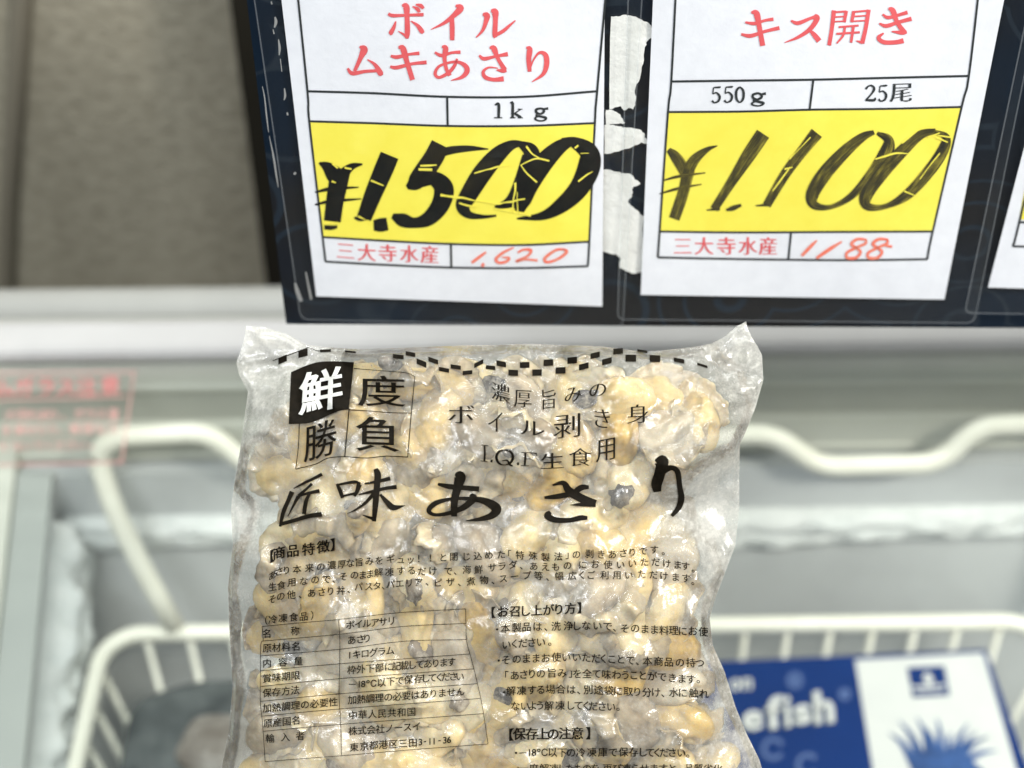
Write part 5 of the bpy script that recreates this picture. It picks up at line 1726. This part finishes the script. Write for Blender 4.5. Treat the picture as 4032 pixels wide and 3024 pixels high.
def f_instr(pr):
    pr.line(CM, '【お召し上がり方】', [(0, 172, 205), (1, 240, 198), (2, 330, 196), (3, 402, 194), (4, 485, 190), (5, 570, 186), (6, 645, 182), (7, 730, 176), (8, 793, 172)], 86, 0.026, 0.014)
    e = 72
    for t, p in (('・本製品は、洗浄しないで、そのまま料理にお使', [(0, 198, 328), (1, 258, 322), (2, 340, 314), (3, 412, 310), (4, 490, 308), (5, 550, 330), (6, 625, 305), (7, 715, 302), (8, 775, 302), (9, 845, 300), (10, 925, 302), (11, 1000, 305), (12, 1050, 335), (13, 1125, 322), (14, 1200, 320), (15, 1270, 325), (16, 1340, 330), (17, 1410, 335), (18, 1480, 335), (19, 1545, 340), (20, 1620, 340), (21, 1695, 345)]),
                 ('いください。', [(0, 265, 440), (1, 325, 432), (2, 385, 428), (3, 450, 423), (4, 515, 420), (5, 580, 436)]),
                 ('・そのままお使いいただくことで、本商品の持つ', [(0, 210, 555), (1, 262, 550), (2, 340, 543), (5, 550, 535), (6, 628, 530), (7, 700, 530), (8, 775, 530), (9, 845, 533), (10, 915, 538), (11, 970, 540), (12, 1030, 543), (13, 1095, 545), (14, 1165, 552), (15, 1215, 578), (16, 1290, 558), (17, 1370, 560), (18, 1445, 565), (19, 1525, 568), (20, 1605, 570), (21, 1670, 572)]),
                 ('「あさりの旨み」を全て味わうことができます。', [(0, 268, 655), (1, 325, 662), (2, 390, 655), (3, 450, 650), (4, 515, 648), (5, 595, 645), (6, 670, 645), (7, 730, 655), (8, 780, 650), (9, 850, 650), (10, 920, 650), (11, 990, 655), (12, 1065, 658), (13, 1130, 660), (14, 1190, 660), (15, 1255, 662), (16, 1325, 668), (17, 1395, 672), (18, 1470, 680), (19, 1540, 685), (20, 1605, 690), (21, 1658, 708)]),
                 ('・解凍する場合は、別途袋に取り分け、水に触れ', [(0, 248, 785), (1, 298, 775), (2, 375, 772), (3, 450, 768), (4, 515, 765), (5, 585, 762), (6, 660, 762), (7, 735, 765), (8, 790, 790), (9, 860, 765), (10, 935, 768), (11, 1010, 772), (12, 1075, 775), (13, 1150, 778), (14, 1215, 780), (15, 1285, 785), (16, 1350, 785), (17, 1400, 810), (18, 1480, 785), (19, 1545, 788), (20, 1625, 790), (21, 1700, 795)]),
                 ('ないよう解凍してください。', [(0, 330, 885), (1, 400, 885), (2, 455, 882), (3, 510, 880), (4, 575, 882), (5, 655, 880), (6, 730, 880), (7, 790, 880), (8, 845, 882), (9, 895, 885), (10, 960, 888), (11, 1025, 890), (12, 1075, 908)]),
                 ('・－18℃以下の冷凍庫で保存してください。', [(0, 335, 1225), (1, 385, 1225), (2, 432, 1222), (3, 465, 1222), (4, 520, 1220), (5, 600, 1220), (6, 670, 1222), (7, 735, 1222), (8, 805, 1222), (9, 885, 1220), (10, 965, 1220), (11, 1040, 1220), (12, 1115, 1218), (13, 1190, 1218), (14, 1255, 1220), (15, 1310, 1222), (16, 1360, 1222), (17, 1410, 1222), (18, 1470, 1222), (19, 1535, 1225), (20, 1582, 1248)]),
                 ('・一度解凍したものを再び凍らせますと、品質劣化', [(0, 350, 1338), (1, 390, 1338), (2, 465, 1338), (3, 540, 1338), (4, 610, 1338), (9, 910, 1338), (10, 1000, 1338), (17, 1470, 1338), (18, 1520, 1360), (19, 1592, 1338), (22, 1800, 1342)])):
        pr.line(CM, t, p, e, 0.011, 0.011)
    pr.line(CM, '【保存上の注意】', [(0, 302, 1092), (1, 360, 1086), (2, 450, 1086), (3, 530, 1086), (4, 605, 1086), (5, 690, 1083), (6, 780, 1083), (7, 858, 1082)], 94, 0.026, 0.014)


bagprint('instruction_print', M['bag_ink_thin'], f_instr)

# ---- the clams themselves, each one a thing that lies in the bag
proto = {}
BODY = {}
for k in ('cream', 'ochre', 'grey'):
    for i, (b, mt, si) in enumerate(MESHES):
        root = None
land_used = set()
seen = {}
LOOK = {'cream': 'cream', 'ochre': 'ochre yellow', 'grey': 'greyish'}
order = sorted([c for c in clams if c['layer'] == 0], key=lambda c: c['y']) + sorted([c for c in clams if c['layer'] == 1], key=lambda c: c['y'])
LANDU = []
names = {}
for t, x, y in LAND:
    if t in names:
        continue
    names[t] = 1
    LANDU.append((t, x * S2, y * S2))
pairs = sorted((c['layer'] * 1e6 + (c['x'] - x) ** 2 + (c['y'] - y) ** 2, ci, li) for ci, c in enumerate(order) for li, (t, x, y) in enumerate(LANDU) if (c['x'] - x) ** 2 + (c['y'] - y) ** 2 < 210 ** 2)
got = {}
for d2, ci, li in pairs:
    if ci in got or li in land_used:
        continue
    got[ci] = (li, d2); land_used.add(li)
src = {}


def protos(key, kind, mi, s, m):
    """First clam of a look with its parts; later ones are copies."""
    root = bpy.data.objects.new('clam', None)
    COL.objects.link(root); root.empty_display_size = 0.3
    for part, flag, mat, me in (('body', True, 'clam_' + kind, MESHES[mi][0]), ('mantle', m, 'mantle', MESHES[mi][1]), ('siphon', s, 'siphon', MESHES[mi][2])):
        if not flag:
            continue
        o = bpy.data.objects.new(part, me)
        COL.objects.link(o)
        o.parent = root
        o.material_slots[0].link = 'OBJECT'
        o.material_slots[0].material = M[mat]
    return root


def dup(root):
    r = root.copy(); COL.objects.link(r)
    for ch in list(root.children):
        c = ch.copy(); COL.objects.link(c); c.parent = r
    return r


for ci, c in enumerate(order):
    key = (c['kind'], c['mi'], c['s'], c['m'])
    if key in src:
        r = dup(src[key])
    else:
        r = protos(key, *key); src[key] = r
    r.matrix_world = BM @ c['M']
    r.matrix_basis = BM @ c['M']
    look = ('half hidden rear ' if c['layer'] else '') + LOOK[c['kind']] + ' clam' + (' with dark tip' if c['s'] else '')
    if ci in got:
        t, lx, ly = LANDU[got[ci][0]]
        dx, dy = c['x'] - lx, c['y'] - ly
        if math.hypot(dx, dy) < 34:
            rel = 'right behind'
        else:
            rel = ('above' if dy < 0 else 'below') if abs(dy) > abs(dx) else ('left of' if dx < 0 else 'right of')
        w_ = 'printed ' + t if not t.startswith('check') else 'the ' + t
        lab = '%s %s %s' % (look, rel, w_)
    elif c['layer'] == 0:
        lab = 'shelled clam low in the bag, at its bottom edge'
    else:
        lab = 'pale shelled clam in the rear layer, half hidden by clams in front'
    tag(r, lab, 'clam', GRP)

bpy.data.objects.remove(_fo)
